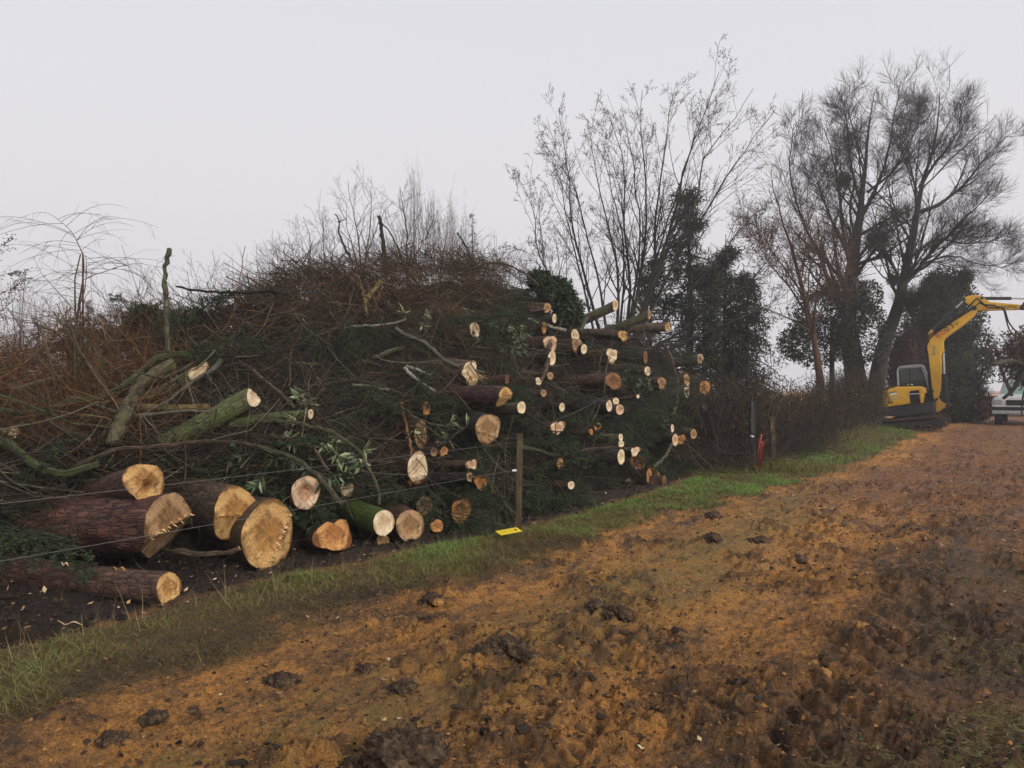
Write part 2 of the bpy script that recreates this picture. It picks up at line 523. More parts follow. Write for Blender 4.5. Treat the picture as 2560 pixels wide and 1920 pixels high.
mg = Mat('wet_soil', 0.8, 0.3)
oc = mg.coord('Object')
n_big = mg.noise(oc, 0.8, 5, 0.6)
n_mid = mg.noise(oc, 4.5, 11, 0.82, 0.5)
n_fin = mg.noise(oc, 38.0, 7, 0.82)
svec = mg.n('CombineXYZ')
mg.l(mg.attr('dd'), svec.inputs[0])
mg.l(mg.math('MULTIPLY', mg.attr('ss'), 0.2), svec.inputs[1])
n_str = mg.noise(svec.outputs[0], 4.0, 9, 0.78)
n_mid = mg.math('ADD', n_mid, mg.math('SUBTRACT', mg.attr('bias'), 0.5))
n_vf = mg.noise(oc, 105.0, 4, 0.75)
patch = mg.math('ADD', mg.math('MULTIPLY', n_big, 0.24), mg.math('ADD', mg.math('MULTIPLY', n_mid, 0.44), mg.math('MULTIPLY', n_str, 0.32)))
sand = mg.ramp(patch, [(0.392, (0.042, 0.026, 0.016)), (0.445, (0.165, 0.092, 0.044)), (0.487, (0.36, 0.175, 0.055)), (0.545, (0.60, 0.275, 0.07))])
sand = mg.mix(0.85, sand, mg.ramp(n_fin, [(0.34, (0.17, 0.15, 0.135)), (0.48, (0.97, 0.97, 0.97)), (0.64, (1.5, 1.45, 1.35))]), 'MULTIPLY')
# trampled mossy middle of the track
sand = mg.mix(mg.math('MULTIPLY', mg.attr('moss'), mg.ramp(n_mid, [(0.47, (0, 0, 0)), (0.6, (0.8, 0.8, 0.8))])), sand, mg.mix(n_fin, (0.1, 0.088, 0.024), (0.33, 0.25, 0.085)))
dirt = mg.ramp(mg.math('ADD', mg.math('MULTIPLY', n_str, 0.5), mg.math('MULTIPLY', n_fin, 0.5)), [(0.38, (0.022, 0.014, 0.01)), (0.52, (0.12, 0.07, 0.043)), (0.66, (0.26, 0.16, 0.095))])
c = mg.mix(mg.math('MULTIPLY', mg.attr('side'), 0.75), sand, dirt)
c = mg.mix(mg.math('MULTIPLY', mg.attr('clod'), 0.65), c, mg.mix(n_fin, (0.03, 0.018, 0.011), (0.14, 0.085, 0.045)))
mudc = mg.ramp(mg.math('ADD', mg.math('MULTIPLY', n_mid, 0.6), mg.math('MULTIPLY', n_fin, 0.4)), [(0.38, (0.017, 0.011, 0.009)), (0.52, (0.055, 0.037, 0.029)), (0.66, (0.13, 0.092, 0.072))])
c = mg.mix(mg.attr('mud'), c, mudc)
grs = mg.ramp(n_fin, [(0.3, (0.04, 0.03, 0.013)), (0.5, (0.11, 0.088, 0.027)), (0.66, (0.23, 0.165, 0.06))])
c = mg.mix(mg.math('MULTIPLY', mg.attr('grass'), mg.ramp(n_mid, [(0.3, (0.5,) * 3), (0.55, (1, 1, 1))])), c, grs)
lit = mg.ramp(n_fin, [(0.38, (0.05, 0.024, 0.016)), (0.5, (0.2, 0.088, 0.045)), (0.62, (0.42, 0.2, 0.1))])
c = mg.mix(mg.math('MULTIPLY', mg.attr('litter'), mg.ramp(n_mid, [(0.36, (0, 0, 0)), (0.56, (1, 1, 1))])), c, lit)
c = mg.mix(0.8, c, mg.ramp(n_vf, [(0.34, (0.35, 0.33, 0.31)), (0.48, (1, 1, 1)), (0.64, (1.4, 1.36, 1.28))]), 'MULTIPLY')
mg.col(c)
mg.bump(mg.math('ADD', mg.math('MULTIPLY', n_fin, 0.7), mg.math('ADD', mg.math('MULTIPLY', n_vf, 0.25), mg.math('MULTIPLY', n_mid, 0.6))), 1.0, 0.07)
mg.rough(mg.mix(mg.attr('mud'), mg.ramp(n_str, [(0.4, (0.42,) * 3), (0.55, (0.9,) * 3)]), (0.42, 0.42, 0.42)))
SOIL = mg.m
litter_ = sstep(2.0, 7.0, s_) * sstep(0.6, 1.6, d_ - verge_w(s_) + 0.8 * fbm(xs_ * 1.2, yy_ * 1.2, 33, 3)) * (1 - g_)
moss_ = np.exp(-((d_ - 1.9 - 0.6 * (fbm(xs_ * 0.7, yy_ * 0.7, 40, 2) - 0.5)) / 0.55) ** 2) * sstep(9, 4, s_)
bias_ = 0.5 + 0.05 * np.exp(-((d_ - 2.0) / 0.9) ** 2) + 0.03 * sstep(-3, 1, s_) * sstep(3.6, 2.6, d_) - 0.07 * sstep(1.5, 0.4, d_) * sstep(2, -2, s_) - 0.06 * sstep(2.7, 3.6, d_) * sstep(6, 0, s_) - 0.045 * np.exp(-((d_ - 1.1) / 0.22) ** 2) * sstep(-3, 0, s_) + 0.06 * (fbm(xs_ * 0.45, yy_ * 0.45, 91, 3) - 0.5)
AT = {'bias': bias_, 'dd': d_, 'ss': s_, 'grass': np.maximum(g_, ro_ * 0.7), 'mud': mu_, 'side': ri_ * (1 - 0.7 * sstep(0, 6, s_)), 'clod': clod_, 'litter': litter_ * 0.9, 'moss': moss_}
fd, fs = d_[GF].mean(1), s_[GF].mean(1)
wobf = (fbm(xs_ * 1.1, yy_ * 1.1, 3, 4) - 0.5)[GF].mean(1) * 0.9
is_track = (fd > verge_w(fs) - wobf) & (fd < 12) & (GV[GF[:, 0], 1] < 75) & (GV[GF[:, 0], 1] > -40)
def sub(name, sel):
    f = GF[sel]
    u_, inv = np.unique(f, return_inverse=True)
    o = obj(name, GV[u_], [inv.reshape(-1, 4)], SOIL, attrs={k: a[u_] for k, a in AT.items()}, normals=GN[u_])
    return tag(o, kind='structure')
sub('dirt_track', is_track)
sub('ground', ~is_track)

mw = Mat('puddle_water', 0.06, 0.5)
mw.col((0.03, 0.022, 0.014))
a = np.linspace(0, 2 * np.pi, 40, endpoint=False)
pr = 1 + 0.25 * (vnoise(np.cos(a) * 2 + 5, np.sin(a) * 2 + 5, 3) - 0.5)
tag(obj('puddle', np.vstack([[[-3.35, 5.05, -0.055]], np.stack([-3.35 + 0.75 * pr * np.cos(a), 5.05 + 0.36 * pr * np.sin(a), np.full(40, -0.055)], -1)]),
        [np.stack([np.zeros(40, int), 1 + np.arange(40), 1 + (np.arange(40) + 1) % 40], -1)], mw.m), kind='structure')

def gz(x, y):
    return ground_h(np.asarray(x, float), np.asarray(y, float))

# haze: one closed box of air round everything
mh = bpy.data.materials.new('haze_air')
mh.use_nodes = True
mh.node_tree.nodes.clear()
ho = mh.node_tree.nodes.new('ShaderNodeOutputMaterial')
hv = mh.node_tree.nodes.new('ShaderNodeVolumePrincipled')
hv.inputs['Color'].default_value = (0.93, 0.93, 0.96, 1)
hv.inputs['Density'].default_value = 0.0022
hv.inputs['Anisotropy'].default_value = 0.4
mh.node_tree.links.new(hv.outputs[0], ho.inputs['Volume'])
hb = np.array([[x, y, z] for x in (-480, 480) for y in (-70, 260) for z in (-1.6, 46.0)], float)
tag(obj('haze', hb, [np.array([[0, 1, 3, 2], [4, 6, 7, 5], [0, 4, 5, 1], [2, 3, 7, 6], [0, 2, 6, 4], [1, 5, 7, 3]])], mh, smooth=False), kind='stuff')

# ------------------------------------------------------------------ the brush pile's shape
T_X = [-300, -60, 0, 60, 160, 240, 300, 340, 420, 520, 560, 620, 680, 760, 850, 950, 1050, 1130, 1200, 1300, 1360, 1400, 1450, 1500, 1600, 1700, 1760, 1840]
T_Y = [930, 915, 905, 890, 862, 850, 835, 815, 800, 795, 785, 745, 705, 690, 662, 650, 640, 640, 655, 672, 705, 760, 790, 775, 800, 880, 940, 1010]
B_X = [-300, 0, 400, 700, 1000, 1150, 1300, 1660, 1760, 1840]
B_Y = [1520, 1480, 1450, 1408, 1340, 1318, 1288, 1213, 1188, 1172]
def pile_Z(px, py, vmax=1.0):
    px = np.asarray(px, float)
    yt, yb = np.interp(px, T_X, T_Y), np.interp(px, B_X, B_Y)
    zb = 1.6 * FPX / (yb - HY)
    u = (px - CX) / FPX
    dz = np.clip(3.2 / np.abs(0.823 * u - 0.569), 2.6, 5.2)
    v = np.clip((yb - py) / (yb - yt), 0, vmax)
    return zb + dz * v ** 1.45

def onpile(px, py, out=0.0):
    """point on the pile's face seen at a pixel, pulled out towards the track by OUT metres"""
    return W(px, py, pile_Z(px, py) - out)

m = Mat('heap_depth_shade', 0.95, 0.1)
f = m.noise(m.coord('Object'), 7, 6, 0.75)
m.col(m.ramp(f, [(0.35, (0.006, 0.0045, 0.0035)), (0.55, (0.022, 0.016, 0.011)), (0.72, (0.05, 0.034, 0.02))]))  # near-black colour stands in for the shade deep between the branches
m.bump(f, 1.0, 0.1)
# opaque filler shell a forearm below the branches, so gaps read as dark depths
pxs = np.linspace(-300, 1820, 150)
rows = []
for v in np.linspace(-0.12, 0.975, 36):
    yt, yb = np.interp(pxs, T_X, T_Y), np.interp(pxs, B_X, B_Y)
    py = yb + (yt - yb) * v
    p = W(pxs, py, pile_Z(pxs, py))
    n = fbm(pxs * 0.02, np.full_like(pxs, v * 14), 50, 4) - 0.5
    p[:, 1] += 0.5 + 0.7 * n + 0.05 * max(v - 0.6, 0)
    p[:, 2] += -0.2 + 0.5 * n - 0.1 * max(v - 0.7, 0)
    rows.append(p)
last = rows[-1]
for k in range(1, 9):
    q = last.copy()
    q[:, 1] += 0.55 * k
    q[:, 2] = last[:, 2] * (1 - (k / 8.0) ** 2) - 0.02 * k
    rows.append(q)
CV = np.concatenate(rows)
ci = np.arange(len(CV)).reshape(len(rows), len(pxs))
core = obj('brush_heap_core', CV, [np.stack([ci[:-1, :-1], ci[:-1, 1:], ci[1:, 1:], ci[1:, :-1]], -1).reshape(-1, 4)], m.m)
tag(core, 'near-black filler shell painted as the shaded depths of the long brushwood heap', 'brush heap', kind='stuff')

# ------------------------------------------------------------------ logs
LG = 'felled logs stacked in the heap'
def make_log(P0, P1, r0, r1, n, bk, ct, label, NS=22, NR=10, lobes=0.06, wedge=None, spl=None, seed=0, rot=0.0, hole=None, cat='log', bumpy=0.05, group=LG):
    P0, P1, n = np.asarray(P0, float), np.asarray(P1, float), nrm(np.asarray(n, float))
    ax = P1 - P0
    Ln = np.linalg.norm(ax)
    ax = ax / Ln
    u = nrm(np.cross(ax, [0, 0, 1.0]))
    v = np.cross(u, ax)
    th = np.linspace(0, 2 * np.pi, NS, endpoint=False) + rot
    prof = 1 + lobes * np.sin(2 * th + seed) + lobes * 0.7 * np.sin(3 * th + seed * 2.1) + lobes * 0.35 * np.sin(5 * th + seed * 1.3)
    if lobes > 0.15:
        prof = prof - 0.22 * np.exp(-((np.angle(np.exp(1j * (th - np.pi / 2)))) / 0.35) ** 2)
    def fd(a, b):
        h = 0.025 * r0 * (vnoise(a / r0 * 4 + seed, b / r0 * 4, 61) - 0.5) * 2
        if wedge:
            wa, off, sl = wedge
            q = a * math.cos(wa) + b * math.sin(wa)
            h = h - np.maximum(q / r0 - off, 0) * r0 * sl + 0.08 * r0 * np.exp(-((q / r0 - off) / 0.07) ** 2)
        return h
    an = float(ax @ n)
    rings = []
    for k in range(NR):
        t = (k / (NR - 1)) ** 1.35
        rr = (r0 + (r1 - r0) * t) * (1 + (prof - 1) * (1 - 0.6 * t))
        rr = rr * (1 + bumpy * (vnoise(th * 2.2 + 11 * seed, np.full(NS, t * Ln * 5 + seed), 71) - 0.5) * 2 * (1 if 0 < k < NR else 0.3))
        off = rr[:, None] * (np.cos(th)[:, None] * u + np.sin(th)[:, None] * v)
        sl = (fd(rr * np.cos(th), rr * np.sin(th)) - off @ n) / an
        sl = np.clip(sl, -2.2 * r0, min(2.2 * r0, Ln * 0.6))
        axial = sl + t * (Ln - sl)
        rings.append(off + axial[:, None] * ax + (0.04 * Ln * math.sin(t * 3.1) * math.sin(seed * 3.7)) * v * 0.5)
    V = np.concatenate(rings)
    idx = np.arange(NR * NS).reshape(NR, NS)
    F = [np.stack([idx[:-1], idx[1:], np.roll(idx[1:], -1, 1), np.roll(idx[:-1], -1, 1)], -1).reshape(-1, 4)]
    F = [f[:, ::-1] for f in F]
    V = np.vstack([V, [ax * Ln]])
    F.append(np.stack([np.full(NS, len(V) - 1), np.roll(idx[-1], -1), idx[-1]], -1))
    tt = np.repeat((np.arange(NR) / (NR - 1)) ** 1.35, NS) * Ln
    uv = np.stack([np.tile(np.abs(th - rot - np.pi) * r0, NR) * 1.0, tt], -1)
    uv = np.vstack([uv, [[0, Ln]]])
    o = obj('log', V, F, BARK[bk], loc=P0, uv=uv)
    tag(o, label, cat, group)
    # end grain
    fr = [0.0, 0.22, 0.42, 0.6, 0.76, 0.88, 0.96, 1.0]
    FVs, UVs = [], []
    r_ = r0 * prof
    for q in fr[1:]:
        a, b = q * rings[0] @ u, q * rings[0] @ v
        base = a[:, None] * u + b[:, None] * v
        h = (fd(a, b) - base @ n) / an
        p = base + np.clip(h, -2.2 * r0, 2.2 * r0)[:, None] * ax
        if hole is not None:
            ha, hb, hr, hd = hole
            p = p + (np.exp(-(((a / r0 - ha) ** 2 + (b / r0 - hb) ** 2) / hr ** 2)) * hd * r0)[:, None] * ax
        if q == 1.0:
            p = rings[0]
        FVs.append(p - ax * 0.0)
        UVs.append(np.stack([a, b], -1) / r0)
    FV = np.vstack([[FVs[0].mean(0)]] + FVs)
    UV = np.vstack([[[0, 0]]] + UVs)
    k_ = len(fr) - 1
    fi = 1 + np.arange(k_ * NS).reshape(k_, NS)
    FF = [np.stack([np.zeros(NS, int), np.roll(fi[0], -1), fi[0]], -1), np.stack([fi[:-1], np.roll(fi[:-1], -1, 1), np.roll(fi[1:], -1, 1), fi[1:]], -1).reshape(-1, 4)]
    obj('cut_face', FV, FF, CUT[ct], o, uv=UV, smooth=False if wedge else True)
    if spl:
        sa, so, cnt, sln, orange = spl
        q = rng.uniform(-0.85, 0.85, cnt) * r0
        w = so * r0 + rng.normal(0, 0.05, cnt) * r0
        a, b = w * math.cos(sa) - q * math.sin(sa), w * math.sin(sa) + q * math.cos(sa)
        base = a[:, None] * u + b[:, None] * v
        base = base + ((fd(a, b) - base @ n) / an + 0.02 * r0)[:, None] * ax
        d = n + rng.normal(0, 0.35, (cnt, 3)) + (math.cos(sa) * u + math.sin(sa) * v) * 0.5
        ln_ = rng.uniform(0.4, 1.2, cnt) * sln * r0
        Pk = walk(base, d, ln_, 3, 0, 0.06)
        Rk = rng.uniform(0.008, 0.028, cnt)[:, None] * r0 * np.array([[1.2, 0.9, 0.35]])
        sv, sf = tubes(Pk, Rk, 4)
        so_ = obj('splinters', sv, sf, SPO if orange else SPL, o)
        so_['kind'] = 'stuff'
    return o

def face_n(px, py, ratio, up=0.0, side=1):
    """normal of a cut face that looks RATIO of the way towards the camera, the rest along +x"""
    ray = nrm(W(px, py, 1.0) - np.array([0, 0, EYE]))
    rt = nrm(np.cross(ray, [0, 0, 1.0]))
    return nrm(-ratio * ray + side * math.sqrt(max(0, 1 - ratio ** 2)) * rt + np.array([0, 0, up]))

def biglog(px, py, r, Z, tx, ty, TZ, r1, ratio, bk, ct, label, up=0.0, **kw):
    if kw.get('spl'):
        a_ = kw['spl']
        kw['spl'] = (a_[0], a_[1], int(a_[2] * 1.0), a_[3] * .4, a_[4])
    P0, P1 = W(px, py, Z), W(tx, ty, TZ)
    make_log(P0, P1, r * Z / FPX, r1 * TZ / FPX, face_n(px, py, ratio, up), bk, ct, label, NS=40, NR=26, **kw)

biglog(423, 1470, 39, 5.60, -90, 1402, 6.5, 37, 0.72, 'spruce', 'honey', 'smooth reddish log lying lowest on the mud beside the grass verge', seed=1, spl=(0.0, 0.25, 16, 0.35, False), lobes=0.03)
biglog(427, 1312, 84, 6.35, -170, 1352, 7.4, 70, 0.64, 'pine', 'tan', 'thickest log with deep scaly dark red bark and a torn end', seed=2, wedge=(-1.35, 0.02, 1.1), spl=(-1.35, 0.0, 22, 0.35, False), lobes=0.08, bumpy=0.09)
biglog(366, 1207, 51, 6.35, 90, 1256, 8.1, 26, 0.8, 'spruce', 'honey', 'tapering log on top of the thickest log, its end hollowed by rot', seed=3, hole=(0.15, -0.15, 0.22, 0.7), lobes=0.05, wedge=(2.4, 0.15, 0.6))
biglog(592, 1284, 66, 6.75, 255, 1232, 9.0, 50, 0.8, 'brown', 'honey', 'thick log with a folded two-plane cut end and hinge line', seed=4, wedge=(-1.75, 0.08, 0.55), spl=(-1.75, 0.05, 26, 0.14, False), lobes=0.04)
biglog(674, 1338, 82, 6.75, 470, 1275, 9.2, 66, 0.74, 'brown', 'honey', 'broad log end with a diagonal row of torn hinge splinters', seed=5, wedge=(-0.55, 0.38, 0.35), spl=(-0.55, 0.36, 60, 0.3, False), lobes=0.05)
biglog(765, 1231, 41, 7.5, 560, 1203, 9.0, 38, 0.86, 'black', 'pink', 'dark-barked log with a pinkish cut end split by a dark crack', seed=6, hole=(0.1, 0.1, 0.25, 0.5), lobes=0.05)
biglog(960, 1307, 32, 7.55, 780, 1256, 9.0, 30, 0.8, 'moss', 'pale', 'bright green mossy log with a round pale cut end', seed=7, lobes=0.02)
biglog(835, 1338, 45, 7.25, 745, 1318, 8.9, 40, 0.84, 'brown', 'orange', 'heart-shaped orange-brown log end with a strip of bark hanging beside it', seed=8, lobes=0.16)
biglog(1026, 1314, 40, 7.75, 900, 1268, 9.4, 38, 0.84, 'spruce', 'tan', 'dark weathered round log end next to the mossy log on the mud', seed=9, lobes=0.03)
biglog(958, 1352, 19, 7.75, 868, 1336, 8.8, 19, 0.86, 'black', 'tan', 'small squarish log end under the mossy log', seed=10, lobes=0.1)
biglog(1045, 1170, 37, 8.55, 905, 1152, 9.6, 40, 0.72, 'brown', 'pale', 'bright pale oval log end with orange torn wood below it', seed=11, wedge=(-1.5, 0.55, 0.5), spl=(-1.6, 0.9, 46, 0.7, True), lobes=0.1)
biglog(1153, 1277, 29, 8.35, 1095, 1262, 9.6, 28, 0.85, 'black', 'orange', 'rotten splintered log end low down near the wooden fence post', seed=12, hole=(-0.2, 0.1, 0.5, 0.6), spl=(0.3, -0.1, 36, 0.4, False), lobes=0.12)
biglog(1062, 1264, 24, 8.6, 985, 1252, 9.6, 24, 0.82, 'black', 'tan', 'brown round log end half covered by a fir bough', seed=13)
biglog(1093, 1315, 17, 8.15, 1030, 1309, 9.0, 17, 0.9, 'spruce', 'orange', 'flat orange-brown log end sunk in the mud', seed=14, lobes=0.1)
biglog(868, 1223, 19, 8.1, 800, 1215, 9.2, 18, 0.78, 'grey', 'pale', 'small round pale log end alone in the shadow above the mossy log', seed=15)
biglog(1066, 1021, 18, 9.3, 950, 1018, 10.2, 21, 0.5, 'spruce', 'orange', 'reddish log end high over the bright oval one', seed=16)
biglog(1052, 1086, 34, 9.0, 930, 1076, 10.0, 34, 0.4, 'brown', 'tan', 'tall narrow log end behind the upright orange stick', seed=17, lobes=0.08)
biglog(1220, 1072, 36, 9.0, 1165, 1050, 10.6, 34, 0.86, 'black', 'tan', 'large leaning buff log end above the fence wires', seed=18, wedge=(-1.9, 0.35, 0.5), spl=(-1.9, 0.35, 14, 0.12, False), lobes=0.09, up=0.1)
biglog(1264, 992, 25, 9.5, 1125, 996, 10.4, 27, 0.7, 'pine', 'honey', 'long brown log with a shattered orange end, above the buff log end', seed=19, wedge=(-1.4, -0.1, 1.0), spl=(-1.4, 0.05, 60, 0.8, False), lobes=0.06)
biglog(1304, 1019, 16, 9.45, 1215, 1022, 10.3, 16, 0.6, 'grey', 'pale', 'thin round log end directly below the shattered brown log', seed=20)
biglog(1595, 1156, 22, 12.6, 1540, 1148, 13.6, 22, 0.9, 'brown', 'brown', 'dark brown round stump end low in the heap', seed=21, hole=(0, 0, 0.5, 0.35), spl=(0.5, 0.0, 26, 0.3, True))
biglog(1633, 1186, 19, 12.9, 1580, 1180, 13.8, 18, 0.9, 'brown', 'orange', 'crumbling red-orange rotten log end by the grass', seed=22, hole=(0, 0.1, 0.5, 0.5), spl=(0.5, 0.0, 40, 0.4, True), lobes=0.15)

# px, py, r, ratio, tail (None: away into the heap), bark, cut, label, extras
SM = [
 (1187, 825, 20, .62, None, 'brown', 'pale', 'pale oval cut end with a split twig sticking from it', dict(up=0.15)),
 (1368, 770, 12, .8, None, 'brown', 'tan', 'rough tan cut end at the very top of the stacked logs', dict(lobes=.15)),
 (1386, 796, 12, .4, (1335, 797), 'grey', 'pale', 'narrow pale cut end just under the rough topmost one', {}),
 (1360, 819, 15, .4, (1281, 842), 'spruce', 'orange', 'rusty-barked log slanting up to an orange end', {}),
 (1438, 839, 16, .62, (1400, 853), 'grey', 'pale', 'clean oval pale log end next to the rusty slanting log', {}),
 (1378, 860, 21, .85, None, 'brown', 'pink', 'squarish pink-buff log end under the rusty slanting log', dict(lobes=.16, wedge=(-.4, .45, .5))),
 (1442, 862, 16, .8, None, 'brown', 'tan', 'notched buff log end tucked behind two small round ones', dict(lobes=.2)),
 (1460, 873, 12, .65, (1410, 884), 'black', 'pale', 'small round pale end below the notched buff one', {}),
 (1380, 895, 19, .45, (1345, 893), 'black', 'pale', 'tall thin oval pale end below the squarish one', {}),
 (1539, 763, 13, .5, (1433, 811), 'lichen', 'pink', 'long log reaching highest towards the bare trees', {}),
 (1624, 787, 11, .4, (1478, 843), 'lichen', 'tan', 'long thin lichened log slanting up beside the highest log', {}),
 (1557, 839, 13, .8, None, 'brown', 'honey', 'splintered orange end beneath the long lichened log', dict(lobes=.2, spl=(.5, .3, 24, 1.0, False))),
 (1530, 888, 17, .8, None, 'brown', 'pale', 'three-cornered pale end stained dark in its middle', dict(lobes=.2, hole=(.1, -.1, .3, .3))),
 (1614, 893, 16, .3, (1548, 895), 'spruce', 'brown', 'purplish log with a dark reddish end', {}),
 (1669, 817, 12, .5, None, 'brown', 'honey', 'small torn log end out on its own near the top', dict(lobes=.2, spl=(.5, .0, 12, .8, False))),
 (1751, 897, 13, .5, (1646, 912), 'grey', 'pink', 'grey-green log jutting out level over the hedge end', {}),
 (1619, 928, 12, .6, None, 'brown', 'pale', 'pale oval end beside a white torn strip and ivy', {}),
 (1534, 953, 22, .85, None, 'spruce', 'brown', 'broad red-brown broken end facing out from the shade', dict(lobes=.15, spl=(.5, .2, 20, .3, True))),
 (1655, 958, 15, .7, None, 'brown', 'tan', 'cracked tan end between the ivy and the big grey log', dict(lobes=.15)),
 (1717, 950, 16, .5, None, 'brown', 'tan', 'slim torn end standing on top of the big grey log', dict(lobes=.15, up=.1, spl=(1.5, .3, 10, .6, False))),
 (1717, 978, 16, .4, (1606, 1000), 'grey', 'pale', 'big smooth grey log with a slanting pale cut', {}),
 (1762, 969, 19, .65, (1700, 965), 'black', 'orange', 'cracked orange-brown end at the hedge edge', dict(lobes=.12)),
 (1595, 991, 5, .7, None, 'brown', 'pale', 'tiny pale stick end by the tail of the big grey log', {}),
 (1523, 1015, 15, .5, (1428, 1023), 'black', 'pale', 'larger of three pale ends that touch each other', {}),
 (1540, 1004, 10, .75, None, 'brown', 'pale', 'uppermost small end of the three that touch', {}),
 (1550, 1024, 13, .75, None, 'brown', 'pink', 'lowest round end of the three that touch', {}),
 (1405, 1018, 11, .6, (1370, 1016), 'brown', 'pale', 'lone small oval end set against dark fir boughs', {}),
 (1394, 1069, 18, .85, None, 'brown', 'pink', 'frayed pink-buff end behind the wire, half hidden by twigs', dict(lobes=.18, spl=(.5, .2, 20, .4, False))),
 (1494, 1065, 11, .75, None, 'brown', 'orange', 'small orange end with a dark top, above the thin level log', dict(lobes=.18)),
 (1478, 1080, 8, .55, None, 'brown', 'orange', 'thumb-thin orange end next to the dark-topped one', {}),
 (1552, 1094, 10, .5, (1425, 1102), 'lichen', 'pale', 'thin level log with a small pale end in mid-heap', {}),
 (1553, 1110, 8, .85, None, 'brown', 'pale', 'half-round pale end just under the thin level log', {}),
 (1553, 1142, 19, .48, None, 'black', 'pale', 'tall bright oval end above the dark brown stump end', {}),
 (1588, 1128, 12, .85, (1540, 1128), 'spruce', 'pale', 'short log with a flat torn white top, over the dark stump end', dict(lobes=.2)),
 (1623, 1192, 22, .3, (1490, 1196), 'pine', 'orange', 'dark red log lying along the ground at the heap foot', dict(Z=12.4, TZ=13.0)),
 (1661, 1205, 17, .3, (1560, 1214), 'spruce', 'brown', 'low muddy log pressed into the ground before the hedge', dict(Z=12.35, TZ=12.7)),
 (1571, 1206, 9, .6, (1527, 1162), 'lichen', 'tan', 'bent lichened pole leaning on the low red log', dict(Z=12.2, TZ=13.4)),
 (1681, 1071, 10, .4, (1630, 1072), 'lichen', 'pale', 'thin pale oval end beside the conifer branch', {}),
 (1688, 1100, 15, .5, (1640, 1096), 'black', 'pink', 'pinkish oval end below the thin pale one', {}),
 (1703, 1098, 12, .8, None, 'brown', 'orange', 'torn rusty end wedged between two round ends', dict(lobes=.2, spl=(.3, .2, 16, .7, True))),
 (1734, 1085, 13, .6, (1690, 1081), 'grey', 'tan', 'grey weathered end low down where the hedge begins', {}),
 (1762, 1019, 10, .5, None, 'brown', 'tan', 'dull buff end deep in the hedge edge', {}),
 (1376, 940, 10, .75, None, 'brown', 'tan', 'small tan end over the long shattered brown log', {}),
 (1346, 953, 9, .8, None, 'brown', 'pale', 'little pale stub crossed by a hanging branch', dict(lobes=.2)),
 (1359, 983, 9, .8, None, 'brown', 'tan', 'faint tan end in the fir boughs past the shattered log', {}),
 (1428, 1213, 10, .8, None, 'brown', 'pale', 'small round end peeping from a fir bough near the ground', {}),
 (1400, 1158, 14, .5, (1345, 1174), 'lichen', 'honey', 'forked thin log with a yellow torn end behind the post', dict(lobes=.2, spl=(.5, .3, 16, .8, False))),
 (1180, 1161, 15, .75, (1080, 1168), 'brown', 'pink', 'stick-thin log with a knobbly pinkish broken end', dict(lobes=.25, spl=(1.5, .5, 12, .9, False))),
 (1202, 1208, 19, .75, (1150, 1195), 'black', 'orange', 'jagged orange stump with one upright spike, near the post', dict(lobes=.2, spl=(1.4, .6, 26, .9, True))),
 (1176, 1193, 12, .8, None, 'black', 'tan', 'mossy tan broken end beside the jagged orange stump', dict(lobes=.2)),
 (1178, 930, 26, .85, None, 'brown', 'pale', 'torn white butt with a long tail of split wood', dict(lobes=.24, wedge=(.3, .3, .4), spl=(-1.2, .4, 40, 1.3, False))),
 (1268, 949, 13, .35, (1200, 952), 'spruce', 'brown', 'dark red-brown log behind the torn white butt', dict(up=-.1)),
 (1110, 1128, 12, .8, None, 'black', 'orange', 'dim rust-coloured end just under the top wire', dict(lobes=.18)),
 (1085, 1130, 12, .7, None, 'black', 'tan', 'dim buff end beside the rust-coloured one at the wire', {}),
 (497, 928, 17, .6, (362, 1000), 'lichen', 'pale', 'thick furrowed branch ending in a ragged white cut', dict(lobes=.2, spl=(.2, .4, 18, .6, False), out=.55, TZ=8.0)),
 (636, 990, 25, .55, (405, 1116), 'olive', 'pale', 'stout green mossy trunk with a slanting white cut', dict(up=.2, out=.7, TZ=7.5, wedge=(.6, .2, .8))),
 (521, 1018, 9, .5, (352, 1018), 'ochre', 'tan', 'straight yellowish pole lying level in the brush', dict(out=.5, TZ=7.8)),
 (777, 1035, 12, .5, (575, 1062), 'olive', 'pale', 'mossy green branch below the white-cut trunk', dict(out=.55, TZ=7.9)),
 (35, 1082, 15, .75, (-60, 1130), 'olive', 'pale', 'mossy stub with a split white tip at the heap low end', dict(lobes=.2, out=.35, spl=(1.4, .2, 16, .9, False))),
]
for i, (px, py, r, ratio, tail, bk, ct, lab, kw) in enumerate(SM):
    kw = dict(kw)
    Z = kw.pop('Z', None) or float(pile_Z(px, py)) - kw.pop('out', 0.55 if px > 1120 else 0.25)
    kw.pop('out', None)
    P0 = W(px, py, Z)
    R0 = r * Z / FPX
    TZ = kw.pop('TZ', None)
    up = kw.pop('up', 0.0)
    n = face_n(px, py, ratio, up)
    if tail is None:
        P1 = P0 - face_n(px, py, ratio * .62, up) * rng.uniform(1.3, 1.8) + np.array([0, 0, rng.uniform(-0.15, 0.1)])
    else:
        P1 = W(tail[0], tail[1], TZ if TZ else Z + 0.35)
        if TZ is None:
            P1 = P0 + (P1 - P0) * 1.35
    make_log(P0, P1, R0, R0 * rng.uniform(0.95, 1.15), n, bk, ct, lab, NS=20, NR=12, seed=30 + i, **{**dict(lobes=0.05), **kw})

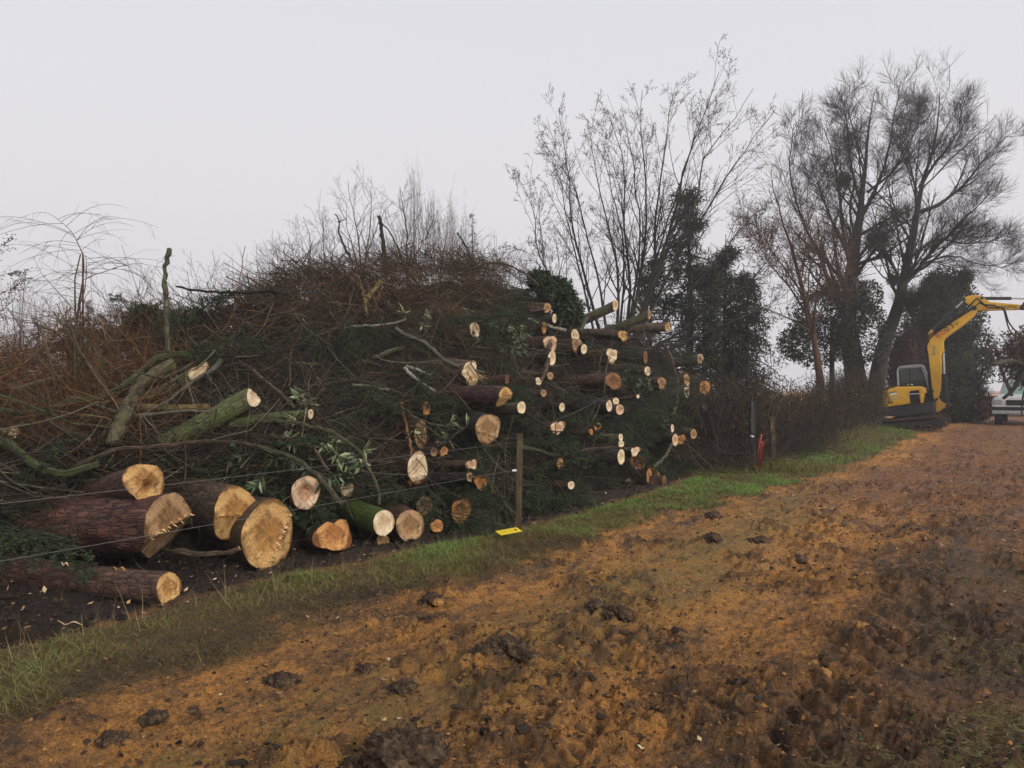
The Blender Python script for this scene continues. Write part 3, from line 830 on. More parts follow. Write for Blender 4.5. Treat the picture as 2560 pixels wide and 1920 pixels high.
# ------------------------------------------------------------------ branches one can pick out
def branch(name, pts, r0, r1, bk, label, Z=None, out=0.25, K=18, sides=8, cut=None, wob=1.0, cat='branch', group='branches lying in the heap', Zs=None):
    pts = np.asarray(pts, float)
    q = spline(pts, K)
    z = np.full(K, float(Z)) if Z else pile_Z(q[:, 0], q[:, 1]) - out
    if Zs:
        z = np.linspace(Zs[0], Zs[1], K)
    z = np.convolve(np.pad(z, 2, 'edge'), np.ones(5) / 5, 'valid')
    P = W(q[:, 0], q[:, 1], z)
    P += 0.006 * wob * rng.normal(size=P.shape)
    R = np.linspace(r0, r1, K) * z / FPX * (1 + 0.12 * rng.normal(size=K))
    o0 = P[0].copy()
    V, F = tubes((P - o0)[None], R[None], sides, cap=True)
    L_ = np.concatenate([[0], np.cumsum(np.linalg.norm(np.diff(P, axis=0), axis=1))])
    uv = np.stack([np.tile(np.linspace(0, 6.28, sides) * R.mean(), K), np.repeat(L_, sides)], -1)
    uv = np.vstack([uv, [[0, 0], [0, 1]]])
    o = obj(name, V, F, BARK[bk], loc=o0, uv=uv)
    tag(o, label, cat, group)
    if cut:
        d = nrm(P[-1] - P[-2])
        a = np.linspace(0, 2 * np.pi, 10, endpoint=False)
        u = nrm(np.cross(d, [0.1, 0.2, 1.0]))
        v = np.cross(d, u)
        c0 = P[-1] - o0 + d * 0.003
        FV = np.vstack([[c0 + d * R[-1] * 0.3], c0 + R[-1] * 1.02 * (np.cos(a)[:, None] * u + np.sin(a)[:, None] * v) * (1 + 0.2 * rng.normal(size=(10, 1)))])
        obj('cut_face', FV, [np.stack([np.zeros(10, int), 1 + np.arange(10), 1 + (np.arange(10) + 1) % 10], -1)], CUT[cut], o, uv=np.vstack([[[0, 0]], np.stack([np.cos(a), np.sin(a)], -1)]))
    return o

branch('broken_pole', [(421, 883), (417, 800), (415, 753), (411, 702), (415, 660), (423, 622)], 7.5, 5.6, 'lichen', 'upright broken pole standing out of the brush against the sky', Z=7.7, cut='orange', cat='pole', K=24)
branch('branch', [(-40, 1012), (22, 1028), (108, 1028), (174, 1003), (253, 992), (304, 966), (347, 934), (383, 901), (448, 883), (474, 892)], 7, 8, 'olive', 'long mossy limb snaking up to a peak in the brush', K=34, out=.6)
branch('branch', [(440, 905), (500, 888), (540, 873), (574, 864)], 5.5, 4.5, 'lichen', 'lichened limb with a torn white tip next to the mossy limb', cut='pale', out=.4)
branch('branch', [(280, 1110), (311, 1035), (336, 988), (362, 952), (434, 909)], 19, 15, 'lichen', 'thick furrowed limb arching up under the mossy limb', out=.55, K=22, sides=12)
branch('branch', [(-30, 948), (0, 956), (72, 992), (119, 1017)], 6, 4, 'ochre', 'yellow-brown limb slanting down where the heap is lowest', out=.35)
branch('branch', [(-20, 1095), (0, 1084), (58, 1058), (110, 1036)], 5, 4, 'ochre', 'yellow-brown stick rising towards the mossy limb', out=.4)
branch('branch', [(0, 900), (18, 945), (28, 885), (30, 880)], 5, 4, 'rust', 'short bent orange stick with a snapped tip by the willow rods', out=.3)
branch('branch', [(437, 717), (500, 726), (542, 730), (600, 731), (669, 728), (720, 735)], 2.4, 5, 'black', 'dark spiny branch reaching level out of the heap top over open sky', Z=9.6)
branch('branch', [(120, 1058), (160, 1074), (224, 1097)], 6, 5, 'lichen', 'short lichened stick with a pale end among orange rods', out=.4, cut='tan')
branch('branch', [(-60, 1085), (0, 1104), (36, 1118), (90, 1165), (130, 1178), (174, 1180), (250, 1160)], 13, 9, 'olive', 'sagging mossy limb over the hollow-ended log', out=.5, K=24, sides=10)
branch('branch', [(195, 1165), (250, 1136), (307, 1122), (416, 1114), (499, 1104), (615, 1107), (723, 1140), (820, 1200)], 5, 4, 'brown', 'very long thin bow of a branch crossing above the cut ends', out=.55, K=30)
branch('branch', [(640, 1052), (730, 1055), (828, 1081), (893, 1124), (918, 1164), (944, 1218), (947, 1268)], 4.5, 5, 'lichen', 'olive branch bending steeply down to the mossy log', out=.6, K=26)
branch('branch', [(640, 1117), (730, 1142), (792, 1189), (857, 1262)], 5, 6.5, 'lichen', 'olive branch running down to the mossy log top', out=.75, K=20)
branch('branch', [(676, 1088), (767, 1113), (821, 1175)], 5, 4, 'brown', 'brown branch between the two olive ones', out=.6)
branch('stick', [(1002, 1008), (1015, 1062), (1032, 1140)], 3.6, 4.0, 'rust', 'bare orange stick leaning upright before the narrow log end', out=.45, cat='stick')
branch('branch', [(985, 820), (1005, 833), (1063, 859), (1114, 902), (1160, 920), (1211, 931)], 6, 4.4, 'grey', 'crooked grey limb ending across the torn white butt', out=.5, K=24)
branch('branch', [(1010, 922), (1052, 956), (1088, 980)], 4.6, 3.6, 'birch', 'white birch branch hanging among brown twigs', out=.45)
branch('branch', [(1015, 915), (1045, 925), (1078, 940)], 4, 3.2, 'birch', 'shorter pale branch crossing above the white birch one', out=.45, cut='tan')
branch('branch', [(970, 975), (947, 971), (925, 967), (882, 963)], 4.2, 4.4, 'grey', 'pale crooked twig with a yellow cut end in the brown brush', out=.4, cut='honey')
branch('branch', [(935, 895), (970, 880), (1006, 868)], 5, 5, 'lichen', 'greenish stub with a yellow end in the middle of the heap', out=.4, cut='honey')
branch('branch', [(860, 819), (907, 815), (960, 812), (1012, 800)], 3.6, 2.5, 'birch', 'whitish branch lying level beneath the crest', out=.35)
branch('branch', [(966, 690), (962, 655), (957, 600), (948, 541)], 5.4, 4.4, 'black', 'black snapped pole sticking up from the crest', Z=12.6, cat='pole', K=20)
branch('branch', [(1008, 660), (996, 625), (975, 580), (952, 556)], 2.0, 1.6, 'black', 'thin strut leaning against the black snapped pole', Z=12.55)
branch('branch', [(880, 652), (862, 620), (848, 580), (846, 548), (836, 535)], 3.2, 1.4, 'black', 'dark spindly shoot with crossed twigs on the crest', Z=12.4)
branch('branch', [(846, 555), (860, 549), (866, 547)], 1.4, .8, 'black', 'short crossing twig on the spindly shoot', Z=12.4)
branch('branch', [(1184, 665), (1172, 632), (1158, 605), (1142, 581)], 3, 2, 'black', 'bent dark shoot above the arching fir branch', Z=12.9)
branch('branch', [(1180, 672), (1205, 660), (1233, 656), (1260, 659), (1287, 670), (1320, 690), (1348, 716)], 2, 3.4, 'brown', 'arched fir branch with drooping sprays on the crest', Z=12.6, K=24)
branch('branch', [(951, 703), (930, 730), (911, 756)], 6, 7, 'ochre', 'olive-yellow fork stump below the crest', out=.3)
branch('branch', [(895, 690), (905, 725), (911, 756), (918, 790)], 4, 5.5, 'ochre', 'second prong of the olive-yellow fork', out=.3)
branch('branch', [(597, 905), (630, 926), (669, 956), (710, 990), (738, 1022)], 5, 4.5, 'brown', 'brown limb slanting steeply down behind the white-cut trunk', out=.4)
branch('branch', [(566, 862), (600, 815), (634, 742)], 2.6, 2.2, 'brown', 'thin dark red stick leaning up towards the crest', out=.3)
branch('branch', [(1290, 1117), (1340, 1124), (1407, 1141), (1480, 1153)], 4.5, 3.4, 'lichen', 'green lichened branch beside the wooden fence post', out=.45)
branch('branch', [(1400, 1172), (1430, 1142), (1454, 1127), (1498, 1119), (1552, 1121), (1590, 1130)], 3, 3.4, 'brown', 'looping branch over the low logs', out=.4, K=20)
branch('branch', [(1693, 990), (1689, 1020), (1680, 1040), (1658, 1056)], 4.5, 4, 'lichen', 'curved lichened branch under the big grey log', out=.35)
branch('branch', [(1682, 1100), (1668, 1134), (1650, 1154), (1633, 1168)], 3.5, 4.5, 'lichen', 'lichened branch slanting down to the low red log', out=.35)
branch('branch', [(1655, 860), (1672, 880), (1685, 920), (1697, 962)], 4, 3, 'spruce', 'bare reddish stick hanging in front of the ivy', out=.45)
branch('branch', [(1560, 705), (1575, 735), (1590, 760), (1602, 782)], 2.4, 3, 'spruce', 'bare reddish shoot rising where the two highest logs meet', out=.2)
branch('branch', [(1375, 850), (1370, 900), (1362, 930), (1345, 968)], 6, 5.5, 'brown', 'dark mossy limb crossing in front of the tall thin oval end', out=.45)
branch('branch', [(1325, 778), (1370, 774), (1425, 771)], 3, 2.2, 'brown', 'dark stick lying across the topmost cut ends', out=.4)
branch('branch', [(1322, 797), (1360, 812), (1414, 826)], 3, 4.6, 'birch', 'white-barked branch over the rusty slanting log', out=.4, cut='orange')
branch('branch', [(1450, 830), (1462, 805), (1470, 795)], 4, 4, 'lichen', 'stub branch below the highest log', out=.4)
branch('branch', [(840, 850), (780, 805), (730, 832)], 2.5, 2, 'brown', 'curved brown twig in the upper brush', out=.3)
branch('branch', [(715, 908), (770, 910), (805, 912)], 4, 4.5, 'lichen', 'level greenish branch in the shaded middle brush', out=.35)
branch('branch', [(1520, 990), (1480, 1010), (1430, 1035), (1370, 1058)], 3, 2.6, 'black', 'dark straight branch running under the three touching ends', out=.45)
branch('branch', [(1090, 1120), (1140, 1085), (1185, 1060)], 4.5, 3, 'black', 'dark leaning branch beneath the buff log end', out=.5)
branch('branch', [(1780, 1024), (1830, 1058), (1876, 1090)], 2.2, 1.8, 'brown', 'thin straight branch slanting to the dark metal post', Z=15.0)
branch('branch', [(437, 1378), (500, 1385), (560, 1383), (600, 1372)], 10, 5, 'brown', 'broken stub of torn orange wood poking out below the folded log end', Z=6.3, cut='honey', sides=9, K=9)

# ------------------------------------------------------------------ loose branches, twigs
def sample_pile(n, x0=-280, x1=1800, y0=None, y1=None, power=1.0):
    px = rng.uniform(x0, x1, n)
    yt, yb = np.interp(px, T_X, T_Y), np.interp(px, B_X, B_Y)
    v = rng.uniform(0.02, 1.0, n) ** power
    py = yb + (yt - yb) * v
    return px, py, v

def clear_front(px, py):
    """1 where nothing lies before the big front logs"""
    line = np.interp(px, [-300, 0, 120, 300, 430, 620, 700, 800, 1000, 1120, 1180, 1440, 1470, 1690, 1720], [1330, 1300, 1235, 1165, 1165, 1195, 1195, 1185, 1205, 1230, 1400, 1400, 1112, 1112, 1400])
    return (py > line) * 1.0

def surf_dirs(n, px, flat=0.5, py=900.0):
    px, py = np.broadcast_arrays(np.atleast_1d(np.asarray(px, float)), np.atleast_1d(np.asarray(py, float)))
    """directions lying roughly in the pile's face"""
    a = 5.2 * np.pi * fbm(px * .006, py * .009, 83, 2) + rng.normal(0, .75, n)
    ex = nrm(np.stack([np.full(n, DS[0]), np.full(n, DS[1]), np.zeros(n)], -1))
    ez = nrm(np.stack([np.full(n, -0.823), np.full(n, 0.569), np.full(n, 0.95)], -1))
    return nrm(np.cos(a)[:, None] * ex + flat * np.sin(a)[:, None] * ez + rng.normal(0, 0.22, (n, 3)))

def region(px, py):
    """0 orange willow rods, 1 rusty crest, 2 dark brown brush"""
    orange = sstep(520, 330, px + 60 * (vnoise(px * .01, py * .01, 5) - .5)) * sstep(1180, 1080, py)
    crest = sstep(420, 560, px) * sstep(1320, 1180, px) * sstep(860, 740, py)
    return orange, crest

sets = {
    'willow': toned('orange_willow_bark', [(0, (0.035, 0.018, 0.01)), (0.5, (0.145, 0.066, 0.026)), (0.85, (0.27, 0.13, 0.045)), (1, (0.4, 0.27, 0.11))]),
    'rust': toned('rusty_brush_bark', [(0, (0.022, 0.015, 0.01)), (0.5, (0.095, 0.057, 0.031)), (0.85, (0.2, 0.115, 0.055)), (1, (0.34, 0.24, 0.13))]),
    'dark': toned('dark_brush_bark', [(0, (0.016, 0.011, 0.008)), (0.5, (0.07, 0.05, 0.035)), (0.8, (0.15, 0.12, 0.08)), (1, (0.36, 0.31, 0.23))]),
}
def twig_mass(n, key, name, label, sel, length, rad, spread, up=0.1, wob=0.14, K=5, flat=0.5, x0=-280, x1=1800, power=1.0):
    px, py, v = sample_pile(n * 3, x0, x1, power=power)
    keep = rng.random(len(px)) < sel(px, py) * (.3 + 1.1 * sstep(.36, .56, fbm(px * .014, py * .018, 66, 3))) * (1 - .985 * clear_front(px, py))
    px, py = px[keep][:n], py[keep][:n]
    n = len(px)
    P0 = onpile(px, py, 0.0)
    P0[:, 1] += rng.uniform(-spread, 0.30, n) + .3 * sstep(1200, 1320, px)
    P0[:, 2] = np.maximum(P0[:, 2] + rng.normal(0, 0.06, n), 0.06)
    Ln = rng.uniform(*length, n)
    d = surf_dirs(n, px, flat, py)
    P = walk(P0 - d * Ln[:, None] * 0.5, d, Ln, K, up * rng.normal(0, 1, n), wob)
    P[..., 2] = np.maximum(P[..., 2], 0.03)
    r = rad[0] + (rad[1] - rad[0]) * rng.random(n) ** 2.5
    R = r[:, None] * np.linspace(1, 0.4, K)[None]
    V, F = tubes(P, R, 3)
    tone = np.repeat(np.clip(rng.normal(0.36 if key == 'dark' else 0.42, 0.25, n), 0, 1), K * 3)
    o = obj(name, V, F, sets[key], attrs={'tone': tone})
    return tag(o, label, 'brushwood', kind='stuff')

twig_mass(5200, 'willow', 'willow_twigs', 'mass of thin orange-brown willow rods tangled at the low end', lambda x, y: region(x, y)[0], (0.4, 1.5), (0.0014, 0.006), 0.28, up=0.9, wob=0.16, flat=0.8, x1=600)
twig_mass(8600, 'rust', 'crest_twigs', 'matted rusty brown twigs over the crest of the heap', lambda x, y: region(x, y)[1] * 0.9 + 0.06, (0.3, 1.1), (0.0018, 0.008), 0.26, up=0.5, wob=0.22, x0=420, x1=1340, power=0.55)
twig_mass(12500, 'dark', 'brushwood_twigs', 'dark brown twigs and brush tangled through the heap', lambda x, y: (1 - 0.9 * region(x, y)[0] - 0.5 * region(x, y)[1]) * (1 - .45 * sstep(1250, 1320, x)), (0.3, 1.3), (0.0018, 0.009), 0.24, up=0.5, wob=0.2)

# bristle of fine twigs along the skyline
n = 840
px = np.concatenate([rng.uniform(560, 1400, 560), rng.uniform(-200, 560, 280)])
py = np.interp(px, T_X, T_Y) + rng.uniform(-4, 40, n)
P0 = onpile(px, py, 0.05)
d = np.stack([rng.normal(0, .7, n), rng.normal(0, .5, n), rng.uniform(0.1, 1.0, n)], -1)
P = walk(P0, d, rng.uniform(0.2, 0.75, n), 5, 0.1, 0.16)
C, RC = grow(P, np.full((n, 5), 0.003), 3, .3, .9, (25, 60), .55, 4, .1, .15, rmin=.0014)
V, F = merge([tubes(P, np.linspace(0.0038, 0.0015, 5)[None] * np.ones((n, 1)), 3), tubes(C, RC, 3)])
tag(obj('skyline_twigs', V, F, sets['dark'], attrs={'tone': rng.random(len(V)) * 0.7}), 'fine bare twigs bristling along the skyline of the heap', 'brushwood', kind='stuff')

# single loose branches
def loose(n, group, label, x0, x1, sel, length, rad, keys, out=0.3):
    px, py, v = sample_pile(n * 6, x0, x1)
    keep = rng.random(len(px)) < sel(px, py) * (1 - clear_front(px, py + 50))
    px, py = px[keep][:n], py[keep][:n]
    for a, b in zip(px, py):
        P0 = onpile(a, b, out * rng.uniform(0.3, 1.2))
        d = surf_dirs(1, a, 0.6, b)
        Ln = rng.uniform(*length)
        r = rng.uniform(*rad)
        P = walk(P0[None] - d * Ln * 0.5, d, np.array([Ln]), 9, rng.normal(0, .4, 1), 0.1)
        P[..., 2] = np.maximum(P[..., 2], 0.03)
        o0 = P[0, 0].copy()
        B = P - o0
        RB = r * np.linspace(1, 0.45, 9)[None] * (1 + .1 * rng.normal(size=(1, 9)))
        C, RC = grow(B, RB, int(rng.integers(2, 6)), .25, .95, (25, 60), .4, 5, .1, .14, rmin=.0018)
        V0, F0 = tubes(B, RB, 6, cap=True)
        V, F = merge([(V0, F0), tubes(C, RC, 4)])
        uv = V[:, :2] * 0.0 + np.stack([V[:, 0] + V[:, 2], V[:, 1] * 2 + V[:, 0]], -1)
        o = obj('branch', V, F, BARK[keys[int(rng.integers(len(keys)))]], loc=o0, uv=uv)
        tag(o, label, 'branch', group)
loose(70, 'willow branches loose in the low end of the heap', 'orange-brown willow branch tangled in the low end of the heap', -260, 520, lambda x, y: region(x, y)[0], (0.8, 2.2), (0.005, 0.012), ['rust', 'brown', 'lichen'])
loose(70, 'brush branches loose over the crest', 'twiggy brown branch lying in the matted crest of the heap', 480, 1330, lambda x, y: region(x, y)[1], (0.6, 1.6), (0.006, 0.012), ['brown', 'rust', 'brown', 'lichen'])
loose(80, 'brush branches loose in the middle of the heap', 'dark thin branch caught in the shaded middle of the heap', 380, 1300, lambda x, y: (y > 830) * 1.0, (0.6, 1.7), (0.005, 0.012), ['brown', 'black', 'brown', 'lichen', 'grey'])
loose(70, 'brush branches loose among the stacked logs', 'dark thin branch poking out among the stacked log ends', 1280, 1760, lambda x, y: 1.0 + 0 * x, (0.6, 1.7), (0.006, 0.013), ['brown', 'black', 'lichen', 'brown'])

loose(26, 'thick lichened limbs in the low end of the heap', 'lichened limb thrown across the low end of the heap', -120, 560, lambda x, y: (y > 860) * 1.0, (1.0, 2.4), (0.013, 0.03), ['lichen', 'grey', 'olive', 'brown'], out=.5)

# ------------------------------------------------------------------ fir boughs and leafy sprays in the heap
NEEDLE = toned('fir_needles', [(0, (0.01, 0.016, 0.009)), (0.5, (0.028, 0.046, 0.017)), (1, (0.095, 0.12, 0.045))], 0.7, 0.3)
def bough_mesh(seed, Ln=0.85):
    st = np.array([[[0, 0, 0], [Ln * .33, 0.0, 0.03], [Ln * .66, 0.0, 0.02], [Ln, 0.0, -0.06]]], float)
    n = 22
    t = np.linspace(0.06, 1.0, n)
    base = spline(st[0], n)
    side = np.where(np.arange(n) % 2 == 0, 1, -1)
    d = np.stack([np.full(n, 0.75), side * 0.9, rng.normal(-.05, .12, n)], -1)
    tw = walk(base, d, Ln * 0.5 * (1.05 - t * 0.85) * rng.uniform(.7, 1.2, n), 6, -0.35, 0.06)
    sub_, _ = grow(tw, np.full((n, 6), .002), 3, .15, .85, (35, 55), .5, 4, -.2, .06)
    allp = [tw.reshape(-1, 6, 3), np.pad(sub_, ((0, 0), (0, 2), (0, 0)), 'edge')]
    Cs, Ds = [], []
    for Pq, m_ in ((tw, 15), (sub_, 9), (st, 20)):
        K = Pq.shape[1]
        f = np.tile(np.linspace(0.05, 0.98, m_) * (K - 1), len(Pq))
        i = np.repeat(np.arange(len(Pq)), m_)
        k = np.minimum(f.astype(int), K - 2)
        w = (f - k)[:, None]
        p = Pq[i, k] * (1 - w) + Pq[i, k + 1] * w
        tn = nrm(Pq[i, k + 1] - Pq[i, k])
        for s in (-1, 1):
            Cs.append(p)
            sd = nrm(np.cross(tn, [0, 0, 1.0])) * s
            Ds.append(tn * 0.65 + sd * 0.8 + rng.normal(0, .18, p.shape) + np.array([0, 0, .15]))
    Cn, Dn = np.vstack(Cs), np.vstack(Ds)
    V1, F1 = cards(Cn, Dn, rng.uniform(.022, .04, len(Cn)), 0.0065)
    V2, F2 = tubes(tw, np.linspace(.0035, .0015, 6)[None] * np.ones((n, 1)), 3)
    V3, F3 = tubes(st, np.array([[.008, .006, .005, .003]]), 5)
    V, F = merge([(V1, F1), (V2, F2), (V3, F3)])
    tone = np.concatenate([np.clip(np.repeat(rng.normal(.5, .22, len(Cn)), 4), 0, 1), np.zeros(len(V2) + len(V3))])
    return new_mesh('fir_bough', V, F, NEEDLE, attrs={'tone': tone}, smooth=False)
BOUGH = [bough_mesh(i) for i in range(4)]

def boughs(n, x0, x1, y0, y1, group, label, scale=(0.7, 1.35), out=0.22, hang=0.35):
    for k in range(n):
        px, py = rng.uniform(x0, x1), rng.uniform(y0, y1)
        py = float(np.clip(py, np.interp(px, T_X, T_Y) - 6, np.interp(px, B_X, B_Y) - 6))
        p = onpile(px, py, out * rng.uniform(0.2, 1.2))
        if clear_front(px, py) and out < .3:
            p[1] += .75
        p[2] = max(p[2], 0.12)
        o = bpy.data.objects.new('fir_bough', BOUGH[int(rng.integers(4))])
        COL.objects.link(o)
        o.location = p
        o.rotation_euler = (rng.normal(0, .7), rng.normal(hang, .35), rng.uniform(-math.pi, math.pi))
        o.scale = (rng.uniform(*scale),) * 3
        tag(o, label, 'fir bough', group)
boughs(60, 170, 900, 1090, 1260, 'fir boughs behind the thick front logs', 'dark green fir bough crushed in the shade behind the thick front logs', out=-.05)
boughs(6, -60, 85, 1270, 1390, 'fir boughs over the thickest log', 'fir bough with blue-green needles hanging over the thickest log', out=.45)
boughs(20, 310, 430, 770, 870, 'fir boughs behind the upright pole', 'dark fir bough heaped behind the upright broken pole', out=0.0, hang=.1)
boughs(8, 430, 560, 790, 840, 'fir boughs on the low crest', 'ragged dark fir bough on the low stretch of the crest', out=0.0, hang=.0)
boughs(26, 1150, 1370, 660, 800, 'fir boughs under the arched branch', 'dark fir bough slumped below the arched branch near the crest', out=.05)
boughs(52, 1000, 1330, 940, 1290, 'fir boughs around the fence post', 'dark green fir bough packed between log ends behind the fence post', out=.0)
boughs(76, 1290, 1720, 850, 1180, 'fir boughs among the stacked logs', 'dark green fir bough squeezed between the stacked log ends', out=-.15)
boughs(16, 1330, 1440, 1180, 1290, 'fir boughs drooping to the ground', 'fresh fir bough drooping to the mud by the fence post', out=.25, hang=.7)
boughs(34, 680, 1230, 800, 1070, 'fir boughs in the middle of the heap', 'dark fir bough sunk in the brown middle of the heap', out=.1)
boughs(9, 1040, 1180, 1190, 1290, 'fir boughs over the low round ends', 'fir bough hanging over the low round log ends', out=.35, hang=.6)

LEAFG = toned('glossy_leaf', [(0, (0.014, 0.03, 0.012)), (0.5, (0.04, 0.075, 0.025)), (0.8, (0.1, 0.13, 0.05)), (1, (0.36, 0.38, 0.2))], 0.4, 0.5)
def sprig_mesh(pale):
    n = 11
    st = np.array([[[0, 0, 0], [.1, .0, .05], [.22, 0, .06]]])
    i = rng.uniform(.3, 1, n)
    C = spline(st[0], 20)[(i * 19).astype(int)]
    d = np.stack([rng.uniform(.2, 1, n), rng.normal(0, .8, n), rng.normal(-.35, .35, n)], -1)
    V1, F1 = cards(C, d, rng.uniform(.09, .16, n), rng.uniform(.028, .045, n), np.array([0, .2, 1.0]))
    V2, F2 = tubes(st, np.array([[.005, .004, .003]]), 4)
    V, F = merge([(V1, F1), (V2, F2)])
    tone = np.concatenate([np.repeat(np.clip(rng.normal(.85 if pale else .45, .2, n), 0, 1), 4), np.zeros(len(V2))])
    return new_mesh('leafy_sprig', V, F, LEAFG, attrs={'tone': tone}, smooth=False)
SPR = [sprig_mesh(0), sprig_mesh(0), sprig_mesh(1), sprig_mesh(1)]
def sprigs(spots, pale, group, label, out=.4, jit=14, rep=3, sc=1.0):
    for (px, py) in spots:
        for q in range(rep):
            p = onpile(px + rng.normal(0, jit), py + rng.normal(0, jit * .7), out * rng.uniform(.6, 1.1))
            o = bpy.data.objects.new('leafy_sprig', SPR[(2 if pale else 0) + int(rng.integers(2))])
            COL.objects.link(o)
            o.location = p
            o.rotation_euler = (rng.normal(0, .8), rng.normal(.5, .5), rng.uniform(-3.1, 3.1))
            o.scale = (sc * rng.uniform(.7, 1.2),) * 3
            tag(o, label, 'leafy sprig', group)
sprigs([(755, 985), (740, 1000), (810, 1095), (820, 1110), (700, 1095), (565, 1215), (1035, 1075), (1120, 1070), (905, 1120), (760, 1080)], True, 'pale leafy sprigs in the shaded brush', 'sprig of long grey-green leaves hanging in the shaded middle brush')
sprigs([(640, 715), (700, 718), (735, 735), (850, 725), (1030, 795), (1045, 800), (1180, 745), (1275, 800), (1290, 805)], True, 'pale leafy sprigs near the crest', 'sprig of yellow-green leaves caught near the crest of the heap', out=.25, rep=2)
sprigs([(1210, 810), (1230, 830), (1250, 815), (1260, 850), (1225, 800), (1285, 830)], False, 'green leafy sprigs beside the pale oval end', 'dark glossy leafy sprig beside the pale oval cut end', rep=4)
sprigs([(575, 960), (560, 985), (600, 975), (545, 1000), (590, 1000)], False, 'green leafy sprigs above the white-cut trunk', 'green leafy sprig above the white-cut mossy trunk', rep=4, sc=.7)
sprigs([(1580, 925), (1600, 945), (1615, 960), (1590, 965), (1565, 935), (1610, 930)], False, 'ivy sprigs by the pale oval end', 'ivy sprig with small dark leaves under the purplish log', rep=4, sc=.75)
sprigs([(700, 1140), (660, 1170), (760, 1150), (840, 1180), (600, 1150)], False, 'dark leafy sprigs behind the front logs', 'dim dark leafy sprig behind the thick front logs', rep=3)

# ------------------------------------------------------------------ trees and shrubs
BK_T = toned('tree_bark', [(0, (0.014, 0.012, 0.01)), (0.5, (0.035, 0.029, 0.023)), (1, (0.075, 0.066, 0.05))], scale=3.0)
BK_G = toned('mossy_tree_bark', [(0, (0.02, 0.019, 0.012)), (0.5, (0.05, 0.048, 0.03)), (1, (0.1, 0.1, 0.06))], scale=3.0)
BK_H = toned('hedge_twig_bark', [(0, (0.018, 0.013, 0.01)), (0.5, (0.062, 0.046, 0.033)), (1, (0.15, 0.115, 0.08))], scale=3.0)
BK_R = toned('reddish_twig_bark', [(0, (0.035, 0.018, 0.012)), (0.5, (0.085, 0.045, 0.028)), (1, (0.16, 0.09, 0.05))], scale=3.0)
LF_BR = toned('dead_leaf', [(0, (0.04, 0.02, 0.012)), (0.5, (0.13, 0.055, 0.025)), (1, (0.28, 0.13, 0.05))])
LF_EV = toned('evergreen_leaf', [(0, (0.006, 0.009, 0.006)), (0.5, (0.028, 0.036, 0.018)), (1, (0.085, 0.092, 0.045))], 0.7)
LF_MI = toned('mistletoe_leaf', [(0, (0.02, 0.025, 0.012)), (1, (0.07, 0.08, 0.04))])
LF_RD = toned('reddish_evergreen_leaf', [(0, (0.02, 0.01, 0.009)), (0.5, (0.06, 0.026, 0.022)), (1, (0.1, 0.05, 0.04))])

def part(name, VF, mat, parent, o0, tone=None, smooth=True, **kw):
    V, F = VF
    if tone is None:
        tone = np.clip(rng.normal(.45, .2, len(V)), 0, 1)
    return obj(name, V - o0, F, mat, parent, attrs={'tone': tone}, smooth=smooth, **kw)

def stems_px(stems, Z, spread=0.0, K=14, wob=0.5, base=None):
    """stems: lists of (px, py) ; r0 r1 px -> P, R (each with a depth offset of its own)"""
    P, R = [], []
    for pts, r0, r1, dz in stems:
        q = spline(np.asarray(pts, float), K)
        q += rng.normal(0, wob, q.shape) * np.linspace(0, 1, K)[:, None]
        z = Z + dz * np.linspace(0, 1, K) ** 1.2
        P.append(W(q[:, 0], q[:, 1], z))
        R.append(.85 * (r1 + (r0 - r1) * (1 - np.linspace(0, 1, K)) ** 1.35) * Z / FPX)
    return np.array(P), np.array(R)

def to_ground(P, Rr, only=None):
    """extend stems that start above the ground down to it"""
    Q, RR = [], []
    for k_, (p, r) in enumerate(zip(P, Rr)):
        if only is not None and k_ >= only:
            Q.append([p[0].tolist(), ((p[0] + p[1]) / 2).tolist()] + p[1:].tolist())
            RR.append([r[0], (r[0] + r[1]) / 2] + r[1:].tolist())
            continue
        g = float(gz(p[0, 0], p[0, 1])) - .1
        Q.append(np.vstack([[p[0, 0], p[0, 1], g]] if p[0, 2] > g + .05 else [p[0]]).tolist() + p.tolist())
        RR.append([r[0] * 1.1] + r.tolist())
    return np.array(Q), np.array(RR)

